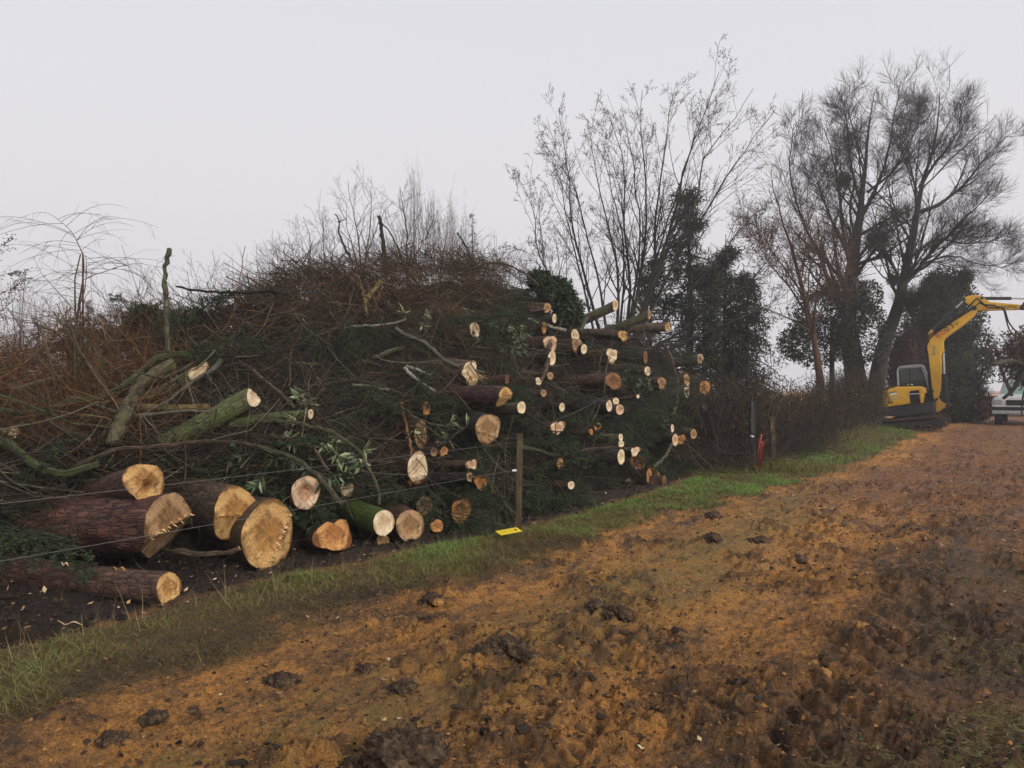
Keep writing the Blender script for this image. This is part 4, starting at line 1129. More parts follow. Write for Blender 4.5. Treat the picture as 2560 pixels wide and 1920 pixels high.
# the many-stemmed alder behind the log end of the heap
Z = 22.0
st = []
for pts, r0, r1, dz in [
    ([(1500, 905), (1440, 800), (1350, 640), (1335, 530), (1296, 440)], 4.5, .6, -1.5), ([(1520, 900), (1480, 760), (1430, 560), (1420, 430), (1395, 265)], 6, .7, 1),
    ([(1525, 900), (1500, 720), (1470, 600), (1440, 480), (1370, 370)], 5, .6, -1), ([(1540, 900), (1545, 700), (1520, 560), (1490, 430), (1470, 300)], 6, .7, 2),
    ([(1555, 900), (1575, 720), (1560, 560), (1560, 420), (1520, 270)], 6, .7, -2), ([(1560, 895), (1600, 700), (1615, 560), (1612, 430), (1600, 300), (1605, 225)], 7, .7, 0),
    ([(1565, 895), (1630, 700), (1640, 540), (1660, 400), (1670, 300), (1690, 200)], 7.5, .7, 2), ([(1570, 895), (1640, 680), (1690, 520), (1710, 420), (1760, 290), (1800, 180)], 8, .7, -1),
    ([(1575, 895), (1660, 650), (1740, 500), (1760, 400), (1840, 290), (1885, 220)], 7, .7, 1), ([(1575, 890), (1670, 690), (1770, 520), (1840, 410), (1940, 270)], 6, .6, -2),
    ([(1580, 900), (1680, 780), (1800, 640), (1880, 540), (1960, 480)], 5.5, .6, 1), ([(1585, 905), (1700, 830), (1850, 730), (1930, 640), (1990, 590)], 5.5, .6, -1.5),
    ([(1490, 905), (1420, 770), (1370, 690), (1330, 640), (1270, 610)], 4, .5, -1), ([(1545, 900), (1560, 640), (1530, 480), (1510, 400), (1460, 330)], 5, .6, 3),
    ([(1560, 900), (1600, 620), (1590, 480), (1580, 380), (1555, 280)], 5, .6, -3), ([(1590, 910), (1720, 850), (1860, 790), (1960, 740), (2010, 690)], 4.5, .5, 2),
    ([(1500, 900), (1455, 700), (1420, 560), (1395, 430), (1340, 350)], 4.5, .5, 2), ([(1570, 890), (1650, 620), (1710, 430), (1740, 330), (1760, 260)], 5, .5, -3)]:
    st.append((pts, r0, r1, dz))
P, Rr = to_ground(*stems_px(st, Z, wob=2.0, K=18))
o0 = np.array([P[:, 0, 0].mean(), P[:, 0, 1].mean(), 0.0])
tree = tag(empty('alder_tree', o0), 'wide fan-shaped bare tree of many stems with last leaves at its tips', 'tree')
part('stems', tubes(P, Rr, 6), BK_T, tree, o0)
B1, R1 = grow(P, Rr, 15, .25, .97, (18, 42), .34, 7, .35, .07, .5, .25, rmin=.0055, lmax=2.0, fall=.75)
B2, R2 = grow(B1, R1, 6, .2, 1, (22, 50), .45, 5, .2, .1, .6, .3, rmin=.0044, lmax=1.1)
B3, R3 = grow(B2, R2, 5, .2, 1, (25, 60), .55, 3, .05, .12, .7, .5, rmin=.0042, lmax=.7)
part('branches', tubes(B1, R1, 4), BK_T, tree, o0)
tw_o = part('twigs', merge([tubes(B2, R2, 3), tubes(B3, R3, 3)]), BK_T, tree, o0)
tw_o['kind'] = 'stuff'
i = rng.integers(0, len(B2), 3600)
C = B2[i, rng.integers(2, 5, len(i))] + rng.normal(0, .03, (len(i), 3))
V, F = cards(C, np.stack([rng.normal(0, .4, len(i)), rng.normal(0, .4, len(i)), -np.ones(len(i))], -1), rng.uniform(.03, .065, len(i)), rng.uniform(.016, .032, len(i)))
lo = part('leaves', (V, F), LF_BR, tree, o0, tone=np.repeat(np.clip(rng.normal(.2, .2, len(i)), 0, 1), 4), smooth=False)
lo['kind'] = 'stuff'

# willows
def willow(name, stems, Z, label, dens=(16, 9, 6), seed=0, bark_m=BK_T, l1=.42, twig_up=.25):
    P, Rr = to_ground(*stems_px(stems, Z, wob=1.8, K=18), only=1)
    Rr[1:] *= .62
    o0 = np.array([P[0, 0, 0], P[0, 0, 1], 0.0])
    t = tag(empty(name, o0), label, 'tree')
    part('trunk', tubes(P[:1], Rr[:1], 12), bark_m, t, o0)
    if len(P) > 1:
        part('limbs', tubes(P[1:], Rr[1:], 8), bark_m, t, o0)
    B1, R1 = grow(P, Rr, dens[0], .28, .98, (22, 60), l1, 8, .45, .10, .4, .2, rmin=.010, lmax=4.0, fall=.66)
    B2, R2 = grow(B1, R1, dens[1], .12, 1, (22, 55), .5, 5, .25, .15, .55, .25, rmin=.006, lmin=.5, lmax=2.0)
    B3, R3 = grow(B2, R2, dens[2], .15, 1, (18, 45), .7, 3, twig_up, .12, .7, .4, rmin=.0042, lmin=.4, lmax=1.4)
    part('branches', tubes(B1, R1, 4), bark_m, t, o0)
    w = part('twigs', merge([tubes(B2, R2, 3), tubes(B3, R3, 3)]), bark_m, t, o0)
    w['kind'] = 'stuff'
    return t, o0, P, B1, B2, B3

t1, o1, P1_, _, _, wb3 = willow('willow_tree', [
    ([(2140, 955), (2128, 860), (2120, 760), (2135, 640), (2150, 540), (2160, 450), (2170, 330), (2190, 230)], 30, .9, 0),
    ([(2135, 700), (2112, 600), (2100, 500), (2090, 420), (2060, 320)], 13, 1.5, -2),
    ([(2150, 550), (2190, 470), (2220, 390), (2235, 290), (2250, 210)], 11, 1.5, 1.5),
    ([(2115, 800), (2080, 730), (2050, 640), (2010, 560), (1975, 430), (1985, 310)], 13, 1.4, -2.5),
    ([(2140, 690), (2175, 640), (2215, 590), (2262, 555), (2290, 545)], 9, 4, 1),
    ([(2112, 620), (2070, 530), (2040, 440), (2010, 350)], 7, 1, 2),
    ([(2150, 500), (2130, 420), (2120, 330), (2110, 240)], 8, 1, -1.5),
    ([(2170, 480), (2240, 420), (2290, 330), (2300, 260)], 7, 1, 2.5)], 32.0,
    'tall bare willow whose trunk rises behind the hedge beside the leaning one', (28, 10, 6))
t2, o2, P2_, _, _, _ = willow('leaning_willow_tree', [
    ([(2190, 965), (2208, 870), (2240, 780), (2262, 690), (2278, 610), (2292, 530), (2310, 450), (2340, 350), (2352, 230)], 24, .9, 0),
    ([(2256, 715), (2290, 680), (2330, 630), (2380, 580), (2430, 530), (2480, 480)], 12, 1.5, -2),
    ([(2295, 530), (2350, 510), (2410, 460), (2460, 400), (2530, 330)], 11, 1.3, 1),
    ([(2300, 470), (2330, 420), (2390, 340), (2410, 260)], 9, 1.2, -1.5),
    ([(2262, 700), (2310, 660), (2380, 640), (2450, 660), (2540, 670)], 8, 1, 2),
    ([(2290, 560), (2290, 480), (2270, 380), (2270, 280)], 8, 1, 2.5),
    ([(2270, 650), (2340, 600), (2420, 610), (2520, 600)], 7, 1, -2),
    ([(2232, 805), (2262, 775), (2300, 750)], 6, 2, -1)], 31.0,
    'bare willow leaning out over the yellow excavator', (28, 10, 6))
for (px, py, r, z, lab) in [(2195, 595, 30, 32.6, 'mistletoe ball hanging on the bough between the two willows'), (2235, 700, 18, 31.0, 'small mistletoe tuft on the trunk of the leaning willow'),
                            (2415, 690, 24, 30.2, 'mistletoe ball on a low bough over the rounded conifer'), (2335, 700, 22, 30.4, 'flattened mistletoe tuft over the excavator boom'), (2110, 450, 26, 31.5, 'dim mistletoe tuft high up in the upright willow')]:
    c0 = W(px, py, z)
    n = 900
    d = nrm(rng.normal(size=(n, 3)))
    rr = r * z / FPX
    Pm = walk(np.zeros((n, 3)), d, rr * rng.uniform(.6, 1.1, n), 4, -.1, .2)
    Vt, Ft = tubes(Pm[:260], np.full((260, 4), .006), 3)
    Vl, Fl = cards(Pm[:, 2:].reshape(-1, 3), rng.normal(size=(2 * n, 3)), .07, .022)
    V, F = merge([(Vt, Ft), (Vl, Fl)])
    tag(obj('mistletoe', V, F, LF_MI, loc=c0, attrs={'tone': rng.random(len(V))}, smooth=False), lab, 'mistletoe')

# russet beech between the alder and the willows
tb, ob, Pb, b1, b2, b3 = willow('russet_tree', [
    ([(2050, 945), (2035, 850), (2010, 740), (1985, 640), (1960, 560), (1930, 450)], 11, 1.2, 0),
    ([(2035, 860), (2040, 740), (2055, 640), (2040, 540)], 7, 1, -1.5), ([(2025, 800), (1975, 720), (1920, 650), (1890, 560)], 6, .9, 1.5),
    ([(2030, 830), (1960, 790), (1880, 760), (1810, 740)], 5, .8, -1.5), ([(2010, 740), (1940, 640), (1870, 540)], 5, .8, -2.5), ([(2040, 800), (2090, 700), (2110, 620)], 5, .8, 1)], 28.0,
    'young beech still holding rusty leaves between the alder and the willows', (16, 8, 4), bark_m=BK_R, twig_up=.2)
i = rng.integers(0, len(b3), 5600)
C = b3[i, rng.integers(0, 3, len(i))]
C = C[C[:, 2] < 8.6]
C = C[rng.random(len(C)) < 1.1 - np.abs(C[:, 2] - 5.6) / 4.0]
V, F = cards(C, rng.normal(0, 1, C.shape) + np.array([0, 0, -.6]), rng.uniform(.045, .085, len(C)), .045)
lo = part('leaves', (V, F), LF_BR, tb, ob, tone=np.repeat(np.clip(rng.normal(.5, .22, len(C)), 0, 1), 4), smooth=False)
lo['kind'] = 'stuff'

# conifers
def conifer(px, ytop, ybase, Z, width_px, label, n=46, lean=0.0, mat=LF_EV, sag=-.5, dens=1.0):
    top, bot = W(px + lean, ytop, Z), W(px, ybase, Z)
    bot[2] = float(gz(bot[0], bot[1])) - .1
    o0 = bot.copy()
    t = tag(empty('conifer', o0), label, 'conifer')
    tr = spline([bot, (bot + top) / 2 + rng.normal(0, .08, 3), top], 12)[None]
    H = top[2] - bot[2]
    Rt = np.linspace(.022 * H, .01, 12)[None]
    part('trunk', tubes(tr, Rt, 7), BK_T, t, o0)
    wm = width_px * Z / FPX * 0.5
    f = np.sort(rng.uniform(0.04, .985, int(n * 3.2 * dens)))
    base = bot + (top - bot) * f[:, None]
    a = rng.uniform(0, 2 * np.pi, len(f))
    ln = wm * np.clip((1 - f) ** .75, .05, 1) * rng.uniform(.35, 1.25, len(f)) + .15
    d = np.stack([np.cos(a), np.sin(a), np.full(len(f), .12)], -1)
    B = walk(base, d, ln, 7, sag, .07)
    part('boughs', tubes(B, np.linspace(.03, .008, 7)[None] * np.ones((len(B), 1)), 3), BK_T, t, o0)
    tw_, _ = grow(B, np.full(B.shape[:2], .01), 6, .15, 1, (30, 70), .42, 4, -.6, .14, lmin=.2, lmax=1.0)
    allp = np.concatenate([tw_[:, 1:].reshape(-1, 3), tw_[:, 1:].reshape(-1, 3), B[:, 2:].reshape(-1, 3)])
    allp = allp + rng.normal(0, .06, allp.shape)
    dd = rng.normal(0, .8, allp.shape) + np.array([0, 0, -.55])
    V, F = cards(allp, dd, rng.uniform(.14, .34, len(allp)), rng.uniform(.022, .045, len(allp)))
    c = part('crown', (V, F), mat, t, o0, tone=np.repeat(np.clip(rng.normal(.45, .25, len(allp)), 0, 1), 4), smooth=False)
    c['kind'] = 'stuff'
    return t
conifer(1715, 458, 1000, 25.0, 330, 'tallest dark spruce with a thin spire behind the fan-shaped tree', 62)
conifer(1815, 585, 1010, 25.5, 260, 'second dark spruce, shorter, beside the one with the spire', 50)
conifer(1630, 640, 1000, 24.5, 260, 'narrow dark spruce in front of the spired one, half hidden by stems', 38)
conifer(1868, 680, 1020, 24.0, 240, 'low dark spruce with drooping boughs at the hedge end of its row', 44, sag=-.9)
conifer(1760, 660, 1020, 23.5, 260, 'bushy low spruce filling the gap below the two taller ones', 44, sag=-.8)

# rounded evergreen masses
def leaf_mass(name, blobs, Z, label, mat, cat, n, size=(.1, .2), updir=.4, trunk=True, core=True, mats=None):
    """blobs: (px, py, rx px, ry px, dz)"""
    c0 = W(blobs[0][0], 1000, Z)
    o0 = np.array([c0[0], c0[1], float(gz(c0[0], c0[1]))])
    t = tag(empty(name, o0), label, cat)
    area = np.array([b[2] * b[3] for b in blobs], float)
    Cs, Ts = [], []
    for b, w in zip(blobs, area / area.sum()):
        k = int(n * w)
        c = W(b[0], b[1], Z + b[4])
        d = nrm(rng.normal(size=(k, 3)))
        lump = .72 + .5 * fbm(d[:, 0] * 2.2 + b[0] + 5 * d[:, 1], d[:, 2] * 3.0 + b[1], 90, 3)
        rad = lump * rng.uniform(.62, 1.04, k) ** .5
        sc = np.array([b[2], .5 * (b[2] + b[3]) * .8, b[3]]) * Z / FPX
        p = c + d * rad[:, None] * sc
        Cs.append(p)
        Ts.append(np.clip(rng.normal(.45, .22, k) + .35 * (lump - .97), 0, 1))
    C, T = np.vstack(Cs), np.concatenate(Ts)
    ok = C[:, 2] > .02
    C, T = C[ok], T[ok]
    V, F = cards(C, rng.normal(0, .8, C.shape) + np.array([0, 0, updir]), rng.uniform(*size, len(C)), rng.uniform(size[0] * .35, size[1] * .45, len(C)))
    l_ = part('foliage', (V, F), mat, t, o0, tone=np.repeat(T, 4), smooth=False)
    l_['kind'] = 'stuff'
    if core:
        parts = []
        for b in blobs:
            c = W(b[0], b[1], Z + b[4])
            u, v = np.meshgrid(np.linspace(0, 2 * np.pi, 20, endpoint=False), np.linspace(.02, np.pi - .02, 12))
            dd = np.stack([np.cos(u) * np.sin(v), np.sin(u) * np.sin(v), np.cos(v)], -1)
            sc = np.array([b[2], .5 * (b[2] + b[3]) * .8, b[3]]) * Z / FPX * .66
            q = c + dd * sc * (.8 + .4 * fbm(u * 2, v * 3, 12, 3))[..., None]
            q[..., 2] = np.maximum(q[..., 2], .02)
            id_ = np.arange(12 * 20).reshape(12, 20)
            parts.append((q.reshape(-1, 3), [np.stack([id_[:-1], id_[1:], np.roll(id_[1:], -1, 1), np.roll(id_[:-1], -1, 1)], -1).reshape(-1, 4)]))
        part('inner_foliage', merge(parts), mat, t, o0, tone=None)
    if trunk:
        Pt = np.array([[o0 - [0, 0, .1], o0 + [0, 0, .8], W(blobs[0][0], blobs[0][1], Z)]])
        part('trunk', tubes(Pt, np.array([[.16, .13, .06]]), 7), BK_T, t, o0)
    return t, o0
ty, oy = leaf_mass('cypress_tree', [(2362, 1010, 112, 100, 0), (2360, 900, 120, 120, 0), (2358, 800, 92, 110, 0), (2362, 730, 58, 62, .3), (2300, 960, 80, 110, -.4)], 34.0, 'dense rounded dark conifer standing behind the excavator', LF_EV, 'conifer', 42000, (.08, .2), .6)
leaf_mass('red_leaved_bush', [(2262, 900, 48, 95, 0), (2285, 980, 62, 80, -.3)], 32.5, 'dull reddish bush between the leaning willow and the rounded conifer', LF_RD, 'bush', 7000, (.08, .18), .2)
leaf_mass('ivy_thicket', [(2080, 790, 100, 75, 0), (2150, 830, 70, 85, -.8), (2040, 850, 80, 70, .2), (2110, 740, 66, 48, 0), (2170, 740, 36, 40, -.6), (1985, 860, 42, 40, 0)], 31.0, 'dark ivy and holly thicket wrapped round the upright willow', LF_EV, 'ivy', 15000, (.09, .19), .0, core=False)
leaf_mass('fir_thicket', [(1390, 735, 46, 40, 0), (1350, 700, 30, 24, 0), (1420, 780, 36, 40, 0)], 14.2, 'dark fir brush topping the heap beside the arched branch', NEEDLE, 'fir brush', 5200, (.05, .13), -.2, trunk=False, core=False)
leaf_mass('dark_fir_clump', [(362, 795, 42, 30, 0), (345, 835, 36, 34, 0), (410, 830, 40, 26, 0)], 9.4, 'ragged dark fir clump on the low crest behind the upright pole', NEEDLE, 'fir brush', 3600, (.035, .09), .1, trunk=False, core=False)

# bare shrubs behind the crest of the heap
def shrub(stems, Z, label, name='bare_shrub', dens=(7, 4, 2), bm=BK_G, group=None, rm=.0032):
    P, Rr = to_ground(*stems_px(stems, Z, wob=2.5, K=12))
    o0 = np.array([P[0, 0, 0], P[0, 0, 1], 0.0])
    t = tag(empty(name, o0), label, 'shrub', group)
    part('stems', tubes(P, Rr, 5), bm, t, o0)
    B1, R1 = grow(P, Rr, dens[0], .35, .97, (20, 50), .4, 6, .45, .1, .55, .3, rmin=rm, lmax=.8, fall=.7)
    B2, R2 = grow(B1, R1, dens[1], .2, 1, (25, 55), .55, 5, .2, .12, .7, .4, rmin=rm * .85)
    B3, R3 = grow(B2, R2, dens[2], .2, 1, (25, 60), .6, 4, .1, .14, .8, .5, rmin=rm * .75)
    w = part('twigs', merge([tubes(B1, R1, 4), tubes(B2, R2, 3), tubes(B3, R3, 3)]), bm, t, o0)
    w['kind'] = 'stuff'
shrub([([(905, 700), (900, 640), (893, 580), (868, 450)], 3.4, .6, 0), ([(908, 690), (920, 600), (928, 540), (930, 475)], 3, .6, .5), ([(905, 680), (930, 600), (960, 530), (985, 500)], 2.6, .5, -.5), ([(900, 690), (880, 610), (866, 560), (862, 500)], 2.4, .5, -.5)], 17.5, 'tall bare shrub behind the crest beside the black snapped pole')
shrub([([(1018, 690), (1017, 640), (1018, 590), (1010, 520), (1000, 465)], 3.2, .6, 0), ([(1020, 680), (1035, 600), (1050, 540)], 2.4, .5, .6), ([(1018, 680), (1060, 600), (1085, 545)], 2.4, .5, -.6), ([(1016, 680), (990, 600), (978, 560)], 2.2, .5, .4)], 17.0, 'bare lichened shrub behind the crest past the black snapped pole')
shrub([([(815, 710), (808, 630), (806, 560)], 2.6, .5, 0), ([(818, 710), (780, 650), (742, 610)], 2.2, .5, -.5), ([(820, 710), (832, 640), (836, 590)], 2.2, .5, .5)], 17.0, 'medium bare shrub behind the sloping part of the crest')
shrub([([(720, 750), (712, 680), (702, 640)], 2.2, .5, 0), ([(722, 750), (690, 690), (678, 650)], 2, .5, .4), ([(722, 750), (745, 690), (760, 650)], 2, .5, -.4)], 16.0, 'smallest bare shrub low on the sloping crest')
shrub([([(1100, 690), (1110, 620), (1118, 560)], 2.2, .5, 0), ([(1100, 690), (1070, 620), (1060, 570)], 2, .5, .5), ([(1102, 690), (1140, 630), (1165, 600)], 2, .5, -.4)], 17.0, 'low brambly shrub behind the highest point of the heap', bm=BK_R)
shrub([([(520, 830), (505, 760), (490, 700)], 1.8, .4, 0), ([(525, 830), (545, 760), (560, 700)], 1.8, .4, .3)], 13.0, 'thin wispy shrub under the dark spiny level branch', dens=(6, 3, 2))
shrub([([(330, 850), (338, 780), (342, 710)], 1.6, .4, 0), ([(300, 860), (290, 800), (270, 750)], 1.4, .4, .3)], 11.0, 'wispy twigs over the dark fir clump', dens=(5, 3, 2), rm=.003)

# the willow bush with arching rods at the low end of the heap
Zw = 9.0
P, Rr = to_ground(*stems_px([
    ([(178, 885), (190, 815), (200, 740), (208, 690), (209, 640), (206, 632)], 4.5, 1.8, 0), ([(206, 634), (190, 600), (170, 570), (136, 543)], 1.5, .5, 0),
    ([(175, 900), (150, 840), (110, 818), (66, 800), (44, 815)], 3, 1, -.4), ([(182, 900), (182, 850), (165, 800), (168, 765)], 4, 1.4, .3), ([(208, 700), (240, 685), (265, 678), (322, 658)], 1.6, .6, .2),
    ([(200, 760), (212, 720), (216, 660), (212, 640)], 1.6, .8, .1), ([(190, 900), (196, 820), (215, 740), (222, 730)], 2.5, .8, -.2)], Zw, wob=.8, K=14))
o0 = np.array([P[0, 0, 0], P[0, 0, 1], 0.0])
t = tag(empty('willow_bush', o0), 'willow bush with thin whips arching over against the fog', 'willow bush')
part('stems', tubes(P, Rr, 6), BK_R, t, o0)
k = 75
i = rng.integers(0, len(P), k)
j = rng.integers(2, 14, k)
pos = P[i, j]
d = np.stack([rng.choice([-1, 1], k, p=[.62, .38]) * rng.uniform(.5, 1, k), rng.normal(0, .35, k), rng.uniform(-.1, .75, k)], -1)
Wh = walk(pos, d, rng.uniform(.35, 1.25, k), 12, -1.05, .05)
C2, RC2 = grow(Wh, np.full((k, 12), .003), 3, .2, .9, (20, 50), .45, 7, -.6, .05, rmin=.0016)
part('whips', merge([tubes(Wh, np.linspace(.0032, .0013, 12)[None] * np.ones((k, 1)), 3), tubes(C2, RC2, 3)]), BK_R, t, o0)
# orange rods springing out of the heap below it
k = 420
px = rng.uniform(-120, 330, k)
py = np.interp(px, T_X, T_Y) + rng.uniform(-20, 110, k)
pos = onpile(px, py, .05)
d = np.stack([rng.normal(0, .8, k), rng.normal(0, .5, k), rng.uniform(.1, 1, k)], -1)
Wh = walk(pos, d, rng.uniform(.4, 1.1, k), 10, -1.3, .06)
C2, RC2 = grow(Wh, np.full((k, 10), .003), 3, .2, .9, (20, 50), .5, 6, -.3, .08, rmin=.0016)
V, F = merge([tubes(Wh, np.linspace(.0045, .0016, 10)[None] * np.ones((k, 1)), 3), tubes(C2, RC2, 3)])
tag(obj('willow_rods', V, F, sets['willow'], attrs={'tone': np.clip(rng.normal(.5, .2, len(V)), 0, 1)}), 'springy orange willow rods arching out of the low end of the heap', 'brushwood', kind='stuff')

# faint trees far off in the fog
def fartree(px, ytop, Z, wpx, label, kind, group=None):
    top = W(px, ytop, Z)
    g = float(gz(top[0], top[1]))
    H = top[2] - g
    wm = wpx * Z / FPX * .5
    if kind == 'poplar':
        k = 20
        a = rng.uniform(0, 6.28, k)
        P = np.zeros((k, 12, 3))
        s = np.linspace(0, 1, 12)
        for q in range(k):
            f = rng.uniform(0, .55)
            hh = (1 - f) * rng.uniform(.75, 1) * H
            P[q, :, 2] = g + f * H + hh * s
            bulge = wm * rng.uniform(.3, 1) * np.sin(np.pi * np.clip(s * .8 + .08, 0, 1)) ** .8
            P[q, :, 0] = top[0] + np.cos(a[q]) * bulge
            P[q, :, 1] = top[1] + np.sin(a[q]) * bulge
        P[0, :, :2] = top[:2]
        P[0, :, 2] = g + H * s
        Rr = np.linspace(.05, .015, 12)[None] * np.ones((k, 1))
        Rr[0] = np.linspace(.25, .03, 12)
        ang, up = (8, 20), .6
    else:
        k = 9
        P = np.zeros((k, 12, 3))
        s = np.linspace(0, 1, 12)
        for q in range(k):
            a = rng.uniform(0, 6.28)
            r = wm * rng.uniform(.2, 1)
            P[q, :, 2] = g + H * s * rng.uniform(.75, 1)
            P[q, :, 0] = top[0] + np.cos(a) * r * s ** 1.5
            P[q, :, 1] = top[1] + np.sin(a) * r * s ** 1.5
        Rr = np.linspace(.09, .02, 12)[None] * np.ones((k, 1))
        ang, up = (20, 50), .35
    o0 = np.array([top[0], top[1], g])
    t = tag(empty('misty_tree', o0), label, 'tree', group)
    part('trunk', tubes(P, Rr, 5), BK_T, t, o0)
    B1, R1 = grow(P, Rr, 12, .2, 1, ang, .28, 4, up, .07, .5, .4, rmin=.009)
    B2, R2 = grow(B1, R1, 4, .2, 1, (15, 45), .55, 3, up * .6, .08, .7, .5, rmin=.0075)
    w = part('crown', merge([tubes(B1, R1, 3), tubes(B2, R2, 3)]), BK_T, t, o0)
    w['kind'] = 'stuff'
fartree(1035, 424, 150, 62, 'tallest faint poplar in the fog beyond the crest', 'poplar')
fartree(1085, 470, 155, 70, 'second faint poplar in the fog, close beside the tallest', 'poplar')
fartree(1125, 505, 150, 60, 'third and lowest faint poplar, fading into the fog', 'poplar')
fartree(1165, 500, 140, 60, 'thin birch rising dimly behind the misty conifer', 'round')
fartree(1242, 540, 130, 60, 'drooping birch dim in the fog beside the misty conifer', 'round')
fartree(985, 560, 155, 70, 'faintest low tree before the tallest poplar in the fog', 'round')
for (px, yt, z, w, lab) in [(45, 690, 120, 80, 'misty tree showing through the arching willow whips'), (110, 720, 115, 90, 'misty tree half hidden by the willow bush stem'), (175, 735, 125, 80, 'misty tree seen behind the willow bush trunk'), (285, 775, 130, 60, 'lowest misty tree between the willow bush and the fir clump'), (-40, 700, 118, 110, 'misty tree at the edge of the fog behind the leafy branches')]:
    fartree(px, yt, z, w, lab, 'round')
t = conifer(1180, 525, 960, 130.0, 120, 'grey misty conifer looming beyond the arched fir branch', 60, sag=-.6)
t.name = 'misty_conifer'
t = conifer(222, 745, 960, 100.0, 70, 'dim pointed conifer in the fog behind the willow bush', 40, sag=-.6)
t.name = 'misty_conifer'

# leafy branches reaching in at the edge of the view
P0_, R0_ = to_ground(stems_px([([(-420, 960), (-330, 700), (-300, 500), (-290, 300)], 14, 3, 0)], 20.0, K=12)[0], np.linspace(.15, .03, 12)[None])
o0 = P0_[0, 0].copy()
t = tag(empty('leafy_tree', o0), 'tree whose twigs with small dark leaves reach in beside the fog', 'tree')
part('trunk', tubes(P0_, R0_, 8), BK_T, t, o0)
PL, RL = stems_px([([(-322, 640), (-180, 650), (-60, 640), (36, 598)], 3.5, .7, -.5), ([(-306, 560), (-150, 680), (-60, 705), (40, 678)], 3.5, .7, 0), ([(-330, 720), (-180, 790), (-60, 765), (62, 702)], 3.5, .7, .5), ([(-330, 760), (-160, 800), (-40, 800), (40, 745)], 3.5, .7, -.4)], 20.0, K=12, wob=2)
B1, R1 = grow(PL, RL, 22, .45, 1, (20, 50), .25, 5, .2, .1, .5, .3, rmin=.006)
part('limbs', tubes(PL, RL, 5), BK_T, t, o0)
part('twigs', tubes(B1, R1, 3), BK_T, t, o0)
C = np.concatenate([B1[:, 1:].reshape(-1, 3)] * 3)
C = C + rng.normal(0, .05, C.shape)
lo = part('leaves', cards(C, rng.normal(0, 1, C.shape), rng.uniform(.04, .08, len(C)), .035), LF_BR, t, o0, tone=np.repeat(rng.uniform(0, .35, len(C)), 4), smooth=False)
lo['kind'] = 'stuff'

# hedge along the verge
hx = np.array([[3.5, 14.2], [4.6, 15.6], [6.6, 18.2], [8.6, 20.8], [10.4, 23.2], [12.0, 25.4]])
q = spline(np.pad(hx, ((0, 0), (0, 1))), 400)[:, :2]
o0 = np.array([q[200, 0], q[200, 1], 0.0])
hd = tag(empty('hedge', o0), 'tall untrimmed hedge of bare brown twigs and few leaves along the verge', 'hedge')
n = 720
i = rng.integers(0, 400, n)
b = np.stack([q[i, 0] + rng.normal(0, .25, n), q[i, 1] + rng.normal(0, .25, n), np.zeros(n)], -1)
b[:, 2] = gz(b[:, 0], b[:, 1]) - .05
hh = np.interp(i, [0, 60, 160, 260, 400], [1.9, 1.72, 1.62, 1.68, 1.8])
P = walk(b, np.stack([rng.normal(0, .16, n), rng.normal(0, .16, n), np.ones(n)], -1), hh * rng.uniform(.65, 1.08, n), 8, .2, .09)
Rr = np.linspace(.011, .004, 8)[None] * np.ones((n, 1))
st_o = part('stems', tubes(P, Rr, 3), BK_H, hd, o0)
st_o['kind'] = 'stuff'
B1, R1 = grow(P, Rr, 8, .2, 1, (25, 60), .33, 4, .25, .14, .6, .4, rmin=.0035)
B2, R2 = grow(B1, R1, 2, .2, 1, (25, 60), .6, 3, .1, .14, .8, .5, rmin=.003)
tw_o = part('twigs', merge([tubes(B1, R1, 3), tubes(B2, R2, 3)]), BK_H, hd, o0, tone=np.clip(rng.normal(.3, .25, len(B1) * 12 + len(B2) * 9), 0, 1))
tw_o['kind'] = 'stuff'
C = B1[rng.random(len(B1)) < .8, 3] + rng.normal(0, .05, (1, 3))
C = np.concatenate([C, B2[:, 2]])
mul = fbm(C[:, 0] * .8, C[:, 1] * .8 + C[:, 2] * 1.5, 44, 3)
lf = part('leaves', cards(C, rng.normal(0, 1, C.shape), rng.uniform(.03, .065, len(C)), .032), toned('hedge_leaf', [(0, (0.022, 0.012, 0.01)), (.4, (0.06, 0.03, 0.02)), (.62, (0.05, 0.045, 0.018)), (.85, (0.11, 0.1, 0.028)), (1, (0.3, 0.24, 0.06))]), hd, o0,
          tone=np.repeat(np.clip(mul * 1.5 - .42 + rng.normal(0, .14, len(C)), 0, 1), 4), smooth=False)
lf['kind'] = 'stuff'

# low twigs and grassy brush at the hedge foot
n = 900
i = rng.integers(0, 160, n)
b = np.stack([q[i, 0] + rng.uniform(-.2, .7, n), q[i, 1] + rng.uniform(-.7, .2, n), np.zeros(n)], -1)
b[:, 2] = gz(b[:, 0], b[:, 1]) + rng.uniform(0, .35, n)
P = walk(b, rng.normal(0, 1, (n, 3)) * np.array([1, 1, .25]), rng.uniform(.3, 1.1, n), 6, .3, .15)
P[..., 2] = np.maximum(P[..., 2], .03)
V, F = tubes(P, rng.uniform(.003, .007, n)[:, None] * np.linspace(1, .5, 6)[None], 3)
tag(obj('fallen_twigs', V, F, sets['dark'], attrs={'tone': rng.random(len(V)) * .6}), 'dark fallen twigs strewn along the foot of the hedge', 'brushwood', kind='stuff')

# ------------------------------------------------------------------ solid building blocks
def bm_obj(name, bm, mat, parent=None, loc=(0, 0, 0), smooth=False):
    me = bpy.data.meshes.new(name)
    bm.normal_update()
    bm.to_mesh(me)
    bm.free()
    if mat:
        me.materials.append(mat)
    if smooth:
        me.polygons.foreach_set('use_smooth', np.ones(len(me.polygons), bool))
    return link(name, me, parent, loc)

